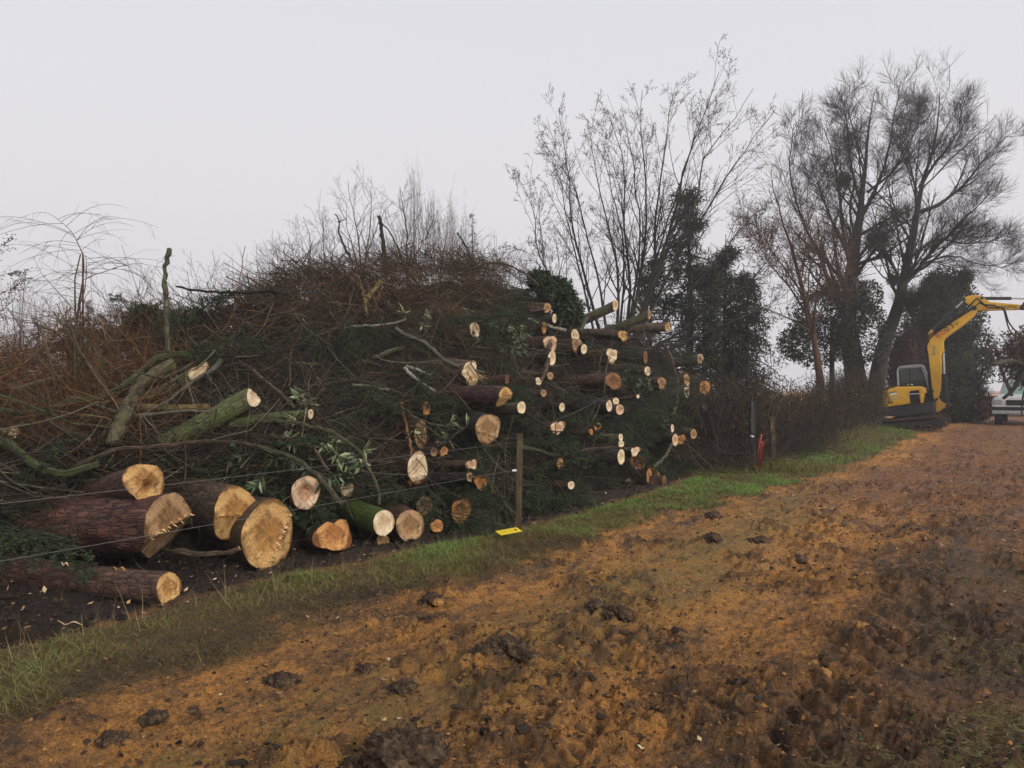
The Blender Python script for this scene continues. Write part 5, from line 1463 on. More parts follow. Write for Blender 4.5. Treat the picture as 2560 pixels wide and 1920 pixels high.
def prism_bm(pts, y0, y1, bev=0.0, bm=None):
    """outline [(x, z)] extruded from y0 to y1"""
    bm = bm or bmesh.new()
    a = [bm.verts.new((p[0], y0, p[-1])) for p in pts]
    b = [bm.verts.new((p[0], y1, p[-1])) for p in pts]
    fs = [bm.faces.new(a), bm.faces.new(b[::-1])]
    n = len(pts)
    for i in range(n):
        fs.append(bm.faces.new((a[i], b[i], b[(i + 1) % n], a[(i + 1) % n])))
    bmesh.ops.recalc_face_normals(bm, faces=fs)
    if bev:
        es = {e for f in fs[:2] for e in f.edges}
        bmesh.ops.bevel(bm, geom=list(es), offset=bev, segments=2, profile=.5, affect='EDGES')
    return bm

def box_bm(x0, x1, y0, y1, z0, z1, bev=0.0, bm=None):
    return prism_bm([(x0, z0), (x1, z0), (x1, z1), (x0, z1)], y0, y1, bev, bm)

def cyl_bm(p0, p1, r, n=14, bm=None, r2=None):
    bm = bm or bmesh.new()
    p0, p1 = Vector(p0), Vector(p1)
    d = p1 - p0
    m = Matrix.Translation((p0 + p1) / 2) @ d.to_track_quat('Z', 'Y').to_matrix().to_4x4()
    bmesh.ops.create_cone(bm, cap_ends=True, segments=n, radius1=r, radius2=r if r2 is None else r2, depth=d.length, matrix=m)
    return bm

def hose(name, pts, r, mat, parent, K=16, sides=6):
    P = spline(pts, K)
    V, F = tubes(P[None], np.full((1, K), r), sides, cap=True)
    return obj(name, V, F, mat, parent)

def text_mesh(name, s, size, mat, parent, M, ext=0.004, cols=None, space=1.0):
    cu = bpy.data.curves.new(name, 'FONT')
    cu.body = s
    cu.size = size
    cu.extrude = ext
    cu.space_character = space
    tmp = bpy.data.objects.new(name, cu)
    COL.objects.link(tmp)
    bpy.context.view_layer.update()
    me = bpy.data.meshes.new_from_object(tmp.evaluated_get(bpy.context.evaluated_depsgraph_get()))
    bpy.data.objects.remove(tmp)
    bpy.data.curves.remove(cu)
    me.materials.clear()
    me.materials.append(mat)
    o = link(name, me, parent)
    o.matrix_local = M
    return o

YEL = simple('yellow_paint', (0.74, 0.4, 0.02), .42, .5, .22, 5)
DKG = simple('dark_grey_steel', (0.03, 0.03, 0.032), .6, .4, .4, 8)
BLK = simple('black_rubber', (0.014, 0.013, 0.013), .8, .3, .3, 10)
MUDS = simple('mud_caked_steel', (0.085, 0.06, 0.045), .9, .2, .5, 14)
GRY = simple('light_grey_paint', (0.36, 0.37, 0.38), .5, .4, .2)
CHR = simple('bright_piston_steel', (0.62, 0.63, 0.65), .25, .5, .1, 20, metal=.8)
WHT = simple('white_paint', (0.72, 0.73, 0.74), .35, .5, .12, 4)
RED = simple('red_lettering', (0.55, 0.04, 0.02), .5, .4)
INK = simple('black_lettering', (0.02, 0.018, 0.015), .6, .3)
CYA = simple('cyan_lettering', (0.06, 0.3, 0.34), .5, .4)
mgls = Mat('tinted_glass', .08, .5)
mgls.col((0.10, 0.11, 0.11))
mgls.b.inputs['Transmission Weight'].default_value = 0.35
mgls.b.inputs['IOR'].default_value = 1.2
GLS = mgls.m
mgr = Mat('greenish_glass', .08, .5)
mgr.col((0.28, 0.42, 0.36))
GGL = mgr.m

# ------------------------------------------------------------------ wire fence
WOOD = bark('grey_post_wood', (0.02, 0.013, 0.008), (0.062, 0.041, 0.023), (0.13, 0.09, 0.05), moss=(0.1, 0.1, 0.03), moss_amt=.35, scale=.5, plates=False)
WIRE = simple('galvanised_wire', (0.2, 0.2, 0.2), .4, .5, .2, 30, metal=.5)
pb = W(1295, 1345, 8.1)
pz = float(gz(pb[0], pb[1]))
fo = np.array([pb[0], 8.1, pz])
fence = tag(empty('wire_fence', fo), 'two-wire fence with a weathered wooden post in the grass', 'fence')
def post_mesh(w, dd, h, lean, top=0.0):
    K = 10
    s = np.linspace(0, 1, K)
    V = []
    for k in range(K):
        c = np.array([lean[0] * s[k], lean[1] * s[k], -.25 + (h + .25) * s[k]])
        for (x, y) in [(-1, -1), (-.35, -1.08), (.4, -1.03), (1, -1), (1.05, 0), (1, 1), (0, 1.04), (-1, 1), (-1.04, .1)]:
            V.append(c + [x * w / 2 * (1 + .05 * rng.normal()), y * dd / 2 * (1 + .05 * rng.normal()), (top * x * .5 if k == K - 1 else 0)])
    V = np.array(V)
    n = 9
    id_ = np.arange(K * n).reshape(K, n)
    F = [np.stack([id_[:-1], np.roll(id_[:-1], -1, 1), np.roll(id_[1:], -1, 1), id_[1:]], -1).reshape(-1, 4)]
    V = np.vstack([V, V[-n:].mean(0)])
    F.append(np.stack([np.full(n, len(V) - 1), id_[-1], np.roll(id_[-1], -1)], -1))
    uv = np.stack([V[:, 0] + V[:, 1], V[:, 2]], -1)
    return V, F, uv
V, F, uv = post_mesh(.062, .06, 1.06, (.02, 0))
obj('post', V, F, WOOD, fence, uv=uv, smooth=False)
def fence_pt(s, h):
    p = np.array([FX, FY]) + DS * s
    return np.array([p[0], p[1], h])
# wires run from the post back along the verge past the camera
for hh, px, py in ((1.0, 1281, 1108), (.62, 1281, 1176)):
    a = W(px, py, 8.08)
    e_ = a + np.array([-DS[0], -DS[1], 0]) * 9.5 + np.array([0, 0, .02 if hh > .8 else -.02])
    mid = (a + e_) / 2 - np.array([0, 0, .035])
    P = spline([a, mid, e_], 40)
    if hh > .8:
        P[:10] += rng.normal(0, .0035, (10, 3))
    V, F = tubes((P - fo)[None], np.full((1, 40), .0015), 5)
    obj('wire', V, F, WIRE, fence)
    bm = cyl_bm(a - fo + np.array([.0, -.012, 0]), a - fo + np.array([.045, -.012, 0]), .012, 8)
    bm_obj('insulator', bm, WHT if hh < .8 else BLK, fence)
# slack ends of wire hanging by the post
for pts in ([(1284, 1180), (1262, 1182), (1262, 1240), (1268, 1290), (1264, 1322), (1252, 1345)], [(1262, 1178), (1225, 1140), (1208, 1120)], [(1284, 1215), (1262, 1262), (1215, 1312)], [(1262, 1178), (1242, 1162), (1276, 1148), (1260, 1135)]):
    P = W(*spline(np.asarray(pts, float), 24).T, 8.05)
    V, F = tubes((P - fo)[None], np.full((1, 24), .0013), 4)
    obj('loose_wire', V, F, WIRE, fence)

b = W(1886, 1172, 14.6)
b[2] = float(gz(b[0], b[1]))
V, F, uv = post_mesh(.075, .075, 1.28, (-.06, 0))
mp = tag(obj('metal_post', V, F, DKG, loc=b, uv=uv, smooth=False), 'dark metal fence post before the hedge, with red plastic behind it', 'post')
bm_obj('insulator', cyl_bm((-.09, -.05, .62), (-.03, -.05, .60), .02, 8), WHT, mp)
b = W(1936, 1158, 15.2)
b[2] = float(gz(b[0], b[1]))
V, F, uv = post_mesh(.09, .09, .95, (-.06, 0), .03)
tag(obj('wooden_stake', V, F, BARK['brown'], loc=b, uv=uv, smooth=False), 'rusty brown wooden stake in front of the hedge', 'stake')
# red plastic guard: a half pipe leaning on the post and a thin strip
RDP = simple('red_plastic', (0.34, 0.05, 0.028), .45, .5, .2, 8)
b = W(1900, 1170, 14.3)
K, n = 8, 12
a = np.linspace(-.2, math.pi * 1.25, n)
s = np.linspace(0, 1, K)
V = np.concatenate([np.stack([.05 * np.cos(a) * (1 - .25 * (1 - t)) + .09 * t - .03, .05 * np.sin(a), np.full(n, .52 * t) + .02 * np.sin(a) * (t > .9)], -1) for t in s])
V = np.concatenate([V, V * np.array([.9, .9, 1]) + [.003, .002, 0]])
id_ = np.arange(K * n).reshape(K, n)
q4 = np.stack([id_[:-1, :-1], id_[:-1, 1:], id_[1:, 1:], id_[1:, :-1]], -1).reshape(-1, 4)
b[2] = float(gz(b[0], b[1]))
tag(obj('plastic_guard', V, [q4, q4[:, ::-1] + K * n], RDP, loc=b), 'short red plastic half-pipe leaning at the foot of the metal post', 'plastic guard')
b = W(1895, 1160, 14.45)
b[2] = float(gz(b[0], b[1]))
P = spline([(0, 0, 0), (.005, 0, .3), (.03, 0, .5), (.07, 0, .66)], 10)
V, F = tubes(P[None], np.array([np.interp(np.linspace(0, 1, 10), [0, .6, 1], [.012, .022, .02])]), 6, cap=True)
tag(obj('plastic_strip', V * [1, .5, 1], F, RDP, loc=b), 'taller thin red plastic strip standing against the metal post', 'plastic strip')

# yellow warning plate lying in the grass
c0 = W(1272, 1356, 7.78)
c0[2] = float(gz(c0[0], c0[1])) + .075
pl = bm_obj('warning_plate', box_bm(-.125, .125, -.06, .06, -.002, .002), simple('yellow_plastic', (0.78, 0.58, 0.02), .4, .5, .12, 12), loc=c0)
pl.rotation_euler = (.17, -.07, .52)
tag(pl, 'bright yellow plastic warning plate dropped on the grass by the wooden post', 'warning plate')
for k_ in range(3):
    bm = bmesh.new()
    for q_ in range(9):
        x = -.10 + q_ * .017 + rng.uniform(0, .004)
        if rng.random() < .85:
            box_bm(x, x + rng.uniform(.006, .012), .022 - k_ * .022, .0255 - k_ * .022, .0021, .0028, bm=bm)
    bm_obj('printed_line', bm, INK, pl)
bm_obj('hand_symbol', box_bm(.068, .092, -.02, .02, .0021, .0028), INK, pl)

# ------------------------------------------------------------------ excavator
PHI = R_(33)
cP, sP = math.cos(PHI), math.sin(PHI)
EXc = W(2300, 1070, 27.0)
Xc, Yc = float(EXc[0]), 27.0
ex = tag(empty('excavator', (Xc, Yc, 0.0), -PHI), 'yellow tracked excavator with its boom raised, parked at the hedge end', 'excavator')
def XL(px, py, yl):
    """local (x, z) of the point at lateral plane yl seen at pixel px, py"""
    u = (px - CX) / FPX
    x = (u * (Yc + yl * cP) - Xc - yl * sP) / (cP + u * sP)
    Y = Yc - x * sP + yl * cP
    return (x, EYE + (HY - py) / FPX * Y)
def prof(pts, yl):
    return [XL(p[0], p[1], yl) for p in pts]
def exprism(name, pts, yl, y0, y1, mat, parent=ex, bev=.02):
    return bm_obj(name, prism_bm(prof(pts, yl), y0, y1, bev), mat, parent)
def excyl(name, a, b, yl, r, mat, parent=ex, n=12):
    p, q = XL(*a, yl), XL(*b, yl)
    return bm_obj(name, cyl_bm((p[0], yl, p[1]), (q[0], yl, q[1]), r, n), mat, parent, smooth=False)

# tracks
def track(y0, y1, label_front):
    o = [(2172, 1066), (2176, 1056), (2192, 1053), (2240, 1048), (2300, 1041), (2340, 1036), (2356, 1040), (2366, 1050), (2366, 1062), (2356, 1070), (2340, 1073), (2280, 1077), (2200, 1082), (2178, 1079)]
    pts = prof(o, -.95)
    P = spline([(x, 0, z) for x, z in pts + pts[:1]], 61)[:-1]
    inner = P + (P.mean(0) - P) * np.array([.10, 0, .30])
    V = np.concatenate([P + [0, y0, 0], P + [0, y1, 0], inner + [0, y0, 0], inner + [0, y1, 0]])
    n = 60
    i0, i1, i2, i3 = [np.arange(n) + k * n for k in range(4)]
    r = lambda a: np.roll(a, -1)
    F = [np.stack(t, -1) for t in ((i0, r(i0), r(i1), i1), (i2, i3, r(i3), r(i2)), (i0, i2, r(i2), r(i0)), (i1, r(i1), r(i3), i3))]
    belt = obj('track_belt', V, F, MUDS, ex, smooth=False)
    bm = bmesh.new()
    for k in range(0, 60, 2):
        t = nrm(P[(k + 1) % 60] - P[k - 1])
        nn = np.array([-t[2], 0, t[0]])
        if (P[k] - P.mean(0)) @ nn < 0:
            nn = -nn
        a, b_, c, d = [P[k] + s1 * t * .03 + s2 * nn * .028 for s1, s2 in ((-1, 0), (1, 0), (.7, 1), (-.7, 1))]
        prism_bm([(a[0], a[2]), (b_[0], b_[2]), (c[0], c[2]), (d[0], d[2])], y0 + .01, y1 - .01, bm=bm)
    bm_obj('track_lugs', bm, MUDS, belt)
    side = y0 if abs(y0) > abs(y1) else y1
    w = XL(2338, 1055, -.95)
    for nm, px in (('idler', 2340), ('sprocket', 2194)):
        w = XL(px, 1055 if px > 2300 else 1066, -.95)
        bm = cyl_bm((w[0], y0 + .05, w[1]), (w[0], y1 - .05, w[1]), .19, 18)
        cyl_bm((w[0], y0 + .02, w[1]), (w[0], y0 + .06, w[1]), .1, 14, bm)
        bm_obj(nm, bm, DKG, ex)
    for k in range(4):
        w = XL(2228 + 27 * k, 1070 - 2 * k, -.95)
        bm_obj('roller', cyl_bm((w[0], y0 + .08, w[1]), (w[0], y1 - .08, w[1]), .085, 12), DKG, ex)
    bm_obj('track_frame', prism_bm(prof([(2200, 1062), (2330, 1048), (2332, 1060), (2205, 1072)], -.95), y0 + .12, y1 - .12, .02), MUDS, ex)
track(-.97, -.55, 1)
track(.55, .97, 0)
exprism('undercarriage', [(2215, 1050), (2340, 1040), (2342, 1062), (2215, 1068)], -.55, -.6, .6, MUDS)
exprism('turntable', [(2235, 1042), (2320, 1034), (2322, 1050), (2236, 1056)], -.5, -.5, .5, DKG)
# upper works
exprism('chassis', [(2206, 1019), (2240, 1016), (2300, 1008), (2334, 1003), (2336, 1030), (2300, 1036), (2240, 1041), (2206, 1040)], -.95, -.93, .93, DKG)
body = exprism('engine_cover', [(2208, 1018), (2206, 992), (2212, 976), (2240, 967), (2300, 966), (2312, 970), (2314, 982), (2310, 985), (2306, 1007), (2276, 1010), (2216, 1018)], -.95, -.99, -.30, YEL, bev=.05)
exprism('counterweight', [(2196, 1036), (2195, 990), (2206, 972), (2226, 966), (2232, 1038)], -.6, -.9, .9, DKG, bev=.06)
g0 = prof([(2273, 983), (2276, 977), (2297, 975), (2301, 1007), (2276, 1009)], -.99)
bm_obj('grille', prism_bm(g0, -1.0, -.93), BLK, body)
l0, l1 = XL(2273, 985.5, -1.0), XL(2299, 984, -1.0)
bm_obj('grille_bar', cyl_bm((l0[0], -1.008, l0[1]), (l1[0], -1.008, l1[1]), .012, 6), WHT, body)
bm_obj('cover_edge', prism_bm(prof([(2299, 972), (2302, 972), (2307, 1006), (2303, 1008)], -.99), -1.012, -.99), YEL, body)
x0, z0 = XL(2222, 1001, -1.0)
x1, z1 = XL(2255, 994, -1.0)
slope = math.atan2(z1 - z0, x1 - x0)
def on_side(x, y, z, ang):
    return Matrix.Translation((x, y, z)) @ Matrix.Rotation(-ang, 4, 'Y') @ Matrix.Rotation(math.pi / 2, 4, 'X')
text_mesh('lettering', 'gcoel', .155, INK, body, on_side(x0, -1.004, z0, slope), .003, space=1.1)
text_mesh('lettering_white', 'gcoel', .14, WHT, body, on_side(x0 + .008, -1.009, z0 + .006, slope), .003, space=1.18)
bm_obj('sticker', prism_bm(prof([(2222, 984), (2242, 977), (2240, 983), (2244, 986), (2226, 989)], -.99), -1.004, -.98), WHT, body)
bm_obj('sticker_green', prism_bm(prof([(2222, 981), (2242, 976), (2241, 981), (2223, 985)], -.99), -1.0065, -.98), simple('dull_green_print', (.22, .24, .08), .5), body)
for px in (2224, 2230):
    w = XL(px, 1006, -.99)
    bm_obj('latch', cyl_bm((w[0], -1.01, w[1]), (w[0], -.98, w[1]), .03, 8), BLK, body)
# cab
cab_pts = [(2246, 966), (2244, 930), (2247, 921), (2255, 917), (2298, 913), (2304, 917), (2318, 955), (2322, 975), (2322, 1000), (2246, 1000)]
win = [(2250, 959), (2249, 931), (2252, 924), (2258, 921), (2296, 917.5), (2300, 921), (2312, 951)]
cab = exprism('cab', [(2247, 1002), (2247, 962), (2316, 950), (2324, 975), (2326, 1004)], -.1, -.12, .9, DKG, bev=.02)
for yy in (-.1, .86):
    P = [XL(*p, -.1) for p in cab_pts[:8]]
    P = spline([(x, yy, z) for x, z in P], 40)
    V, F = tubes(P[None], np.full((1, 40), .035), 6, cap=True)
    obj('cab_frame', V, F, GRY, cab)
    bm_obj('side_window', prism_bm(prof(win, -.1), yy - .008, yy + .008), GLS, cab)
    a, b_ = XL(2274, 919, -.1), XL(2276, 956, -.1)
    bm_obj('window_bar', cyl_bm((a[0], yy, a[1]), (b_[0], yy, b_[1]), .018, 6), BLK, cab)
a, b_ = prof([(2302, 917), (2319, 957)], -.1)
bm_obj('windscreen', prism_bm([(a[0], a[1]), (b_[0], b_[1]), (b_[0] + .012, b_[1]), (a[0] + .012, a[1])], -.08, .84), GLS, cab)
a, b_ = prof([(2246, 930), (2249, 962)], -.1)
bm_obj('rear_window', prism_bm([(a[0], a[1]), (b_[0], b_[1]), (b_[0] + .012, b_[1]), (a[0] + .012, a[1])], -.08, .84), GLS, cab)
bm_obj('cab_roof', prism_bm(prof([(2246, 921), (2255, 915.5), (2299, 911.5), (2305, 917), (2300, 918.5), (2256, 921)], -.1), -.12, .9, .01), GRY, cab)
s0 = XL(2262, 950, .3)
bm_obj('seat', box_bm(s0[0], s0[0] + .5, .2, .7, s0[1] - .25, s0[1], .04), BLK, cab)
bm_obj('seat_back', box_bm(s0[0], s0[0] + .14, .2, .7, s0[1] + .01, s0[1] + .55, .04), BLK, cab)
for px, mt in ((2270, YEL), (2280, WHT)):
    w = XL(px, 961.5, -.12)
    bm_obj('sticker', box_bm(w[0] - .035, w[0] + .035, -.128, -.115, w[1] - .02, w[1] + .02), mt, cab)
# swing bracket, boom, stick
exprism('swing_bracket', [(2336, 1001), (2344, 992), (2352, 1004), (2372, 1012), (2374, 1018), (2360, 1020), (2346, 1030), (2336, 1028), (2340, 1014)], -.1, -.26, .12, YEL)
w = XL(2370, 1015, -.1)
bm_obj('bracket_pin', cyl_bm((w[0], -.32, w[1]), (w[0], .18, w[1]), .075, 12), MUDS, ex)
boom = exprism('boom', [(2334, 992), (2330, 965), (2325, 925), (2319, 880), (2318, 862), (2322, 849), (2332, 838), (2350, 827), (2385, 802), (2418, 781), (2430, 771), (2441, 770), (2445, 777), (2434, 793), (2404, 817), (2378, 835), (2362, 848), (2356, 862), (2353, 885), (2354, 925), (2352, 975), (2342, 1008)], -.1, -.25, .10, YEL, bev=.02)
exprism('cylinder_ear', [(2318, 850), (2322, 832), (2328, 823), (2335, 828), (2336, 836), (2326, 846)], -.1, -.17, .02, YEL, boom, .01)
exprism('lower_ear', [(2352, 892), (2350, 872), (2359, 856), (2360, 872), (2361, 878), (2355, 884)], -.1, -.2, .05, YEL, boom, .01)
bx, bz = XL(2345, 848, -.25)
tx, tz = XL(2396, 810, -.25)
bs = math.atan2(tz - bz, tx - bx)
Ltx = math.hypot(tx - bx, tz - bz)
adv = .176
for k_, (ch, mt, sz) in enumerate((('8', RED, .24), ('0', RED, .24), ('0', INK, .24), ('3', INK, .24), ('o', INK, .17))):
    M = on_side(bx + math.cos(bs) * adv * k_, -.257, bz + math.sin(bs) * adv * k_, bs)
    text_mesh('lettering', ch, sz, mt, boom, M @ Matrix.Scale(1.25, 4, (1, 0, 0)), .003)
lx, lz = XL(2336.5, 888, -.25)
text_mesh('lettering', 'gcoel', .16, CYA, boom, on_side(lx, -.257, lz, R_(84)), .003)
stick = exprism('stick', [(2408, 752), (2412, 744), (2422, 740), (2440, 737.5), (2456, 741), (2463, 748), (2475, 755), (2560, 763), (2640, 770), (2640, 778), (2560, 774), (2482, 776), (2456, 778), (2444, 775), (2436, 766), (2424, 764), (2416, 758)], -.1, -.20, .04, YEL, bev=.015)
for px, py, r in ((2411, 750, .055), (2456, 745, .05), (2437, 772, .07)):
    w = XL(px, py, -.1)
    bm_obj('pin', cyl_bm((w[0], -.26, w[1]), (w[0], .10, w[1]), r, 12), DKG, stick)
sx, sz_ = XL(2503, 771, -.2)
text_mesh('lettering', 'NGPAJ', .15, INK, stick, on_side(sx, -.205, sz_, -R_(2)), .003)
excyl('boom_cylinder_rod', (2359, 882), (2361, 940), -.08, .035, CHR)
excyl('boom_cylinder', (2361, 935), (2366, 1014), -.08, .085, DKG)
excyl('stick_cylinder', (2330, 829), (2390, 770), -.08, .075, DKG)
excyl('stick_cylinder_rod', (2388, 772), (2411, 751), -.08, .032, CHR)
excyl('bucket_cylinder', (2460, 746), (2529, 746), -.08, .055, DKG)
excyl('bucket_cylinder_rod', (2528, 746), (2625, 748), -.08, .028, CHR)
exprism('link_plate', [(2550, 768), (2562, 752), (2580, 750), (2584, 776), (2550, 774)], -.1, -.23, .07, DKG)
g_ = [(2622, 766), (2652, 762), (2662, 800), (2650, 860), (2610, 868), (2604, 850), (2630, 820)]
exprism('grapple', g_, -.1, -.3, .15, DKG)
def exhose(pts, r, yl=-.3):
    return hose('hose', [(*XL(p[0], p[1], yl)[:1], yl, XL(p[0], p[1], yl)[1]) for p in pts], r, BLK, ex)
exhose([(2326, 1000), (2322, 950), (2316, 890), (2313, 862), (2320, 842), (2342, 826), (2400, 786), (2425, 768), (2428, 752), (2440, 745), (2452, 752), (2462, 762), (2490, 764)], .03)
exhose([(2330, 1004), (2326, 955), (2320, 890), (2316, 864), (2324, 846), (2345, 829), (2402, 790), (2432, 772), (2438, 757), (2450, 757), (2466, 768), (2500, 770)], .026)
exhose([(2490, 766), (2508, 772), (2516, 800), (2524, 825), (2540, 842), (2570, 848), (2600, 838)], .024)
exhose([(2500, 768), (2512, 775), (2522, 805), (2540, 828), (2560, 844), (2600, 850)], .024)
exhose([(2332, 975), (2326, 990), (2334, 1002), (2345, 996)], .035)

# the load of uprooted brush in its grapple
Zl = 24.5
c0 = W(2590, 890, Zl)
lo_ = tag(empty('uprooted_brush', c0), 'bundle of uprooted brown brush hanging from the excavator arm', 'brush bundle')
n = 2200
d = nrm(rng.normal(size=(n, 3)))
pp = d * np.array([1.15, .8, .8]) * rng.uniform(.2, 1, n)[:, None]
P = walk(pp, d + rng.normal(0, .7, (n, 3)) + np.array([-.2, 0, -.15]), rng.uniform(.25, .6, n), 5, -.3, .2)
o_ = obj('twigs', *tubes(P, rng.uniform(.006, .013, n)[:, None] * np.linspace(1, .5, 5)[None], 3), BK_R, lo_, attrs={'tone': rng.random(n * 15) * .8})
o_['kind'] = 'stuff'
o_ = obj('leaves', *cards(P[:, 3], rng.normal(size=(n, 3)), .16, .06), LF_BR, lo_, attrs={'tone': np.repeat(rng.random(n) * .5, 4)}, smooth=False)
o_['kind'] = 'stuff'
def lo_branch(pts, r0, r1, mt):
    q = spline(np.asarray(pts, float), 14)
    Pq = W(q[:, 0], q[:, 1], Zl - .5) - c0
    return obj('stem', *tubes(Pq[None], np.linspace(r0, r1, 14)[None], 7, cap=True), BK_G if mt else BK_T, lo_, attrs={'tone': np.full(14 * 7 + 2, .8 if mt else .3)})
lo_branch([(2481, 911), (2500, 907), (2530, 902), (2580, 910), (2640, 880)], .075, .09, 1)
lo_branch([(2508, 996), (2530, 978), (2548, 950), (2566, 925), (2600, 900)], .05, .10, 0)
lo_branch([(2580, 900), (2566, 960), (2556, 1000), (2554, 1040)], .05, .02, 0)
lo_branch([(2520, 865), (2508, 845), (2500, 838)], .02, .012, 0)
for k_ in range(5):
    lo_branch([(2580, 900), (2550 - 8 * k_, 925 + 6 * k_), (2530 - 12 * k_, 945 + rng.uniform(-20, 20)), (2512 - 6 * k_, 955 + rng.uniform(-20, 15))], .025, .01, 0)
Pq = np.array([[W(2485, 854, 25.2), W(2493, 885, 25.2), W(2503, 925, 25.2), W(2530, 990, 25.2)]])
tag(obj('wooden_pole', *tubes(Pq - c0, np.array([[.048, .05, .05, .05]]), 8, cap=True), simple('pale_pole_wood', (.25, .22, .16), .8, .2, .3, 12), loc=c0), 'pale wooden pole sticking up behind the hanging brush bundle', 'pole')

# white pick-up seen head on behind the brush
Zv = 31.5
v0 = W(2556, 1060, Zv)
v0[2] = float(gz(v0[0], v0[1]))
van = tag(empty('pickup_truck', v0, R_(-37)), 'white pick-up partly hidden by the hanging brush bundle', 'pick-up')
bm_obj('body', prism_bm([(-.97, .52), (-1.0, .66), (-1.0, .98), (-.92, 1.12), (-.78, 1.17), (.78, 1.17), (.92, 1.12), (1.0, .98), (1.0, .66), (.97, .52)], -1.0, 3.6, .05), WHT, van)
bm_obj('bonnet', prism_bm([(-.86, 1.16), (-.8, 1.24), (.8, 1.24), (.86, 1.16)], -.9, .35, .03), WHT, van)
cabv = bm_obj('cabin', prism_bm([(-.86, 1.15), (-.68, 1.82), (-.6, 1.88), (.6, 1.88), (.68, 1.82), (.86, 1.15)], .35, 2.0, .05), WHT, van)
bm_obj('windscreen', prism_bm([(-.72, 1.24), (-.58, 1.76), (.58, 1.76), (.72, 1.24)], .325, .36), GGL, van)
bm_obj('bumper', box_bm(-.98, .98, -1.12, -.9, .44, .58, .03), GRY, van)
bm_obj('bumper_trim', box_bm(-.985, .985, -1.06, -.9, .60, .74, .02), BLK, van)
bm_obj('radiator_grille', box_bm(-.5, .5, -1.03, -.9, .80, 1.02, .02), BLK, van)
for s in (-1, 1):
    bm_obj('headlight', box_bm(s * .78 - .17, s * .78 + .17, -1.03, -.9, .84, 1.04, .03), GRY, van)
    mi = bm_obj('wing_mirror', box_bm(s * 1.07 - .13, s * 1.07 + .13, .30, .42, 1.26, 1.42, .03), WHT, van)
    for yy in (-.25, 2.6):
        w = bm_obj('wheel', cyl_bm((s * .94, yy, .33), (s * .70, yy, .33), .33, 20), BLK, van)
        bm_obj('rim', cyl_bm((s * .955, yy, .33), (s * .9, yy, .33), .19, 14), GRY, w)

# low wall beyond
w0, w1 = W(2446, 1042, 40.0), W(2640, 1042, 39.0)
h_ = 1.02
wl = tag(empty('garden_wall', (w0[0], w0[1], 0)), 'low dull brown wall with a red brick pier between conifer and pick-up', 'wall')
mw_ = Mat('dull_brick', .9, .2)
br = mw_.n('TexBrick')
br.inputs['Scale'].default_value = 4.0
br.inputs['Color1'].default_value = (.075, .045, .038, 1)
br.inputs['Color2'].default_value = (.10, .06, .05, 1)
br.inputs['Mortar'].default_value = (.12, .1, .09, 1)
mw_.l(mw_.coord('Object', (1, 1, 1)), br.inputs['Vector'])
mw_.col(br.outputs['Color'])
d_w = w1 - w0
bm_obj('wall_body', box_bm(.45, float(np.hypot(d_w[0], d_w[1])), -.12, .12, -.1, h_, .02), mw_.m, wl)
bm_obj('coping', box_bm(.44, float(np.hypot(d_w[0], d_w[1])), -.15, .15, h_ + .002, h_ + .07, .01), mw_.m, wl)
bm_obj('brick_pier', box_bm(0, .42, -.2, .2, -.1, h_ + .06, .02), simple('red_brick', (.2, .06, .045), .9, .2, .4, 9), wl)
wl.rotation_euler = (0, 0, math.atan2(d_w[1], d_w[0]))

# ------------------------------------------------------------------ clods, crumbs, leaves, grass
CLOD = Mat('dark_turf_clod', .9, .2)
f1 = CLOD.noise(CLOD.coord('Object', (22, 22, 22)), 1.0, 5, .75)
CLOD.col(CLOD.ramp(f1, [(.33, (.014, .009, .006)), (.5, (.065, .04, .025)), (.68, (.17, .11, .06))])).bump(f1, 1.0, .02)
OCL = Mat('orange_sand_lump', .9, .2)
f1 = OCL.noise(OCL.coord('Object', (16, 16, 16)), 1.0, 5, .7)
OCL.col(OCL.ramp(f1, [(.3, (.12, .06, .025)), (.6, (.38, .2, .065)), (.8, (.45, .26, .1))])).bump(f1, 1.0, .02)
def lump(sub_, seed, rough=.5, flat=.6, f=2.6):
    bm = bmesh.new()
    bmesh.ops.create_icosphere(bm, subdivisions=sub_, radius=1.0)
    V = np.array([v.co for v in bm.verts])
    F = np.array([[v.index for v in fa.verts] for fa in bm.faces])
    bm.free()
    h = fbm(V[:, 0] * f + seed * 3.1 + V[:, 2] * 1.7, V[:, 1] * f - V[:, 2] * 1.3 + seed, 7 + seed, 4) - .5
    h2 = fbm(V[:, 0] * f * 3.5 + V[:, 2] * 5, V[:, 1] * f * 3.5 + seed - V[:, 2] * 4, 17 + seed, 4, .7) - .5
    V = V * (1 + rough * 1.6 * h + rough * 1.25 * h2)[:, None]
    V[:, 2] = np.maximum(V[:, 2] * flat, -.3)
    return V, F
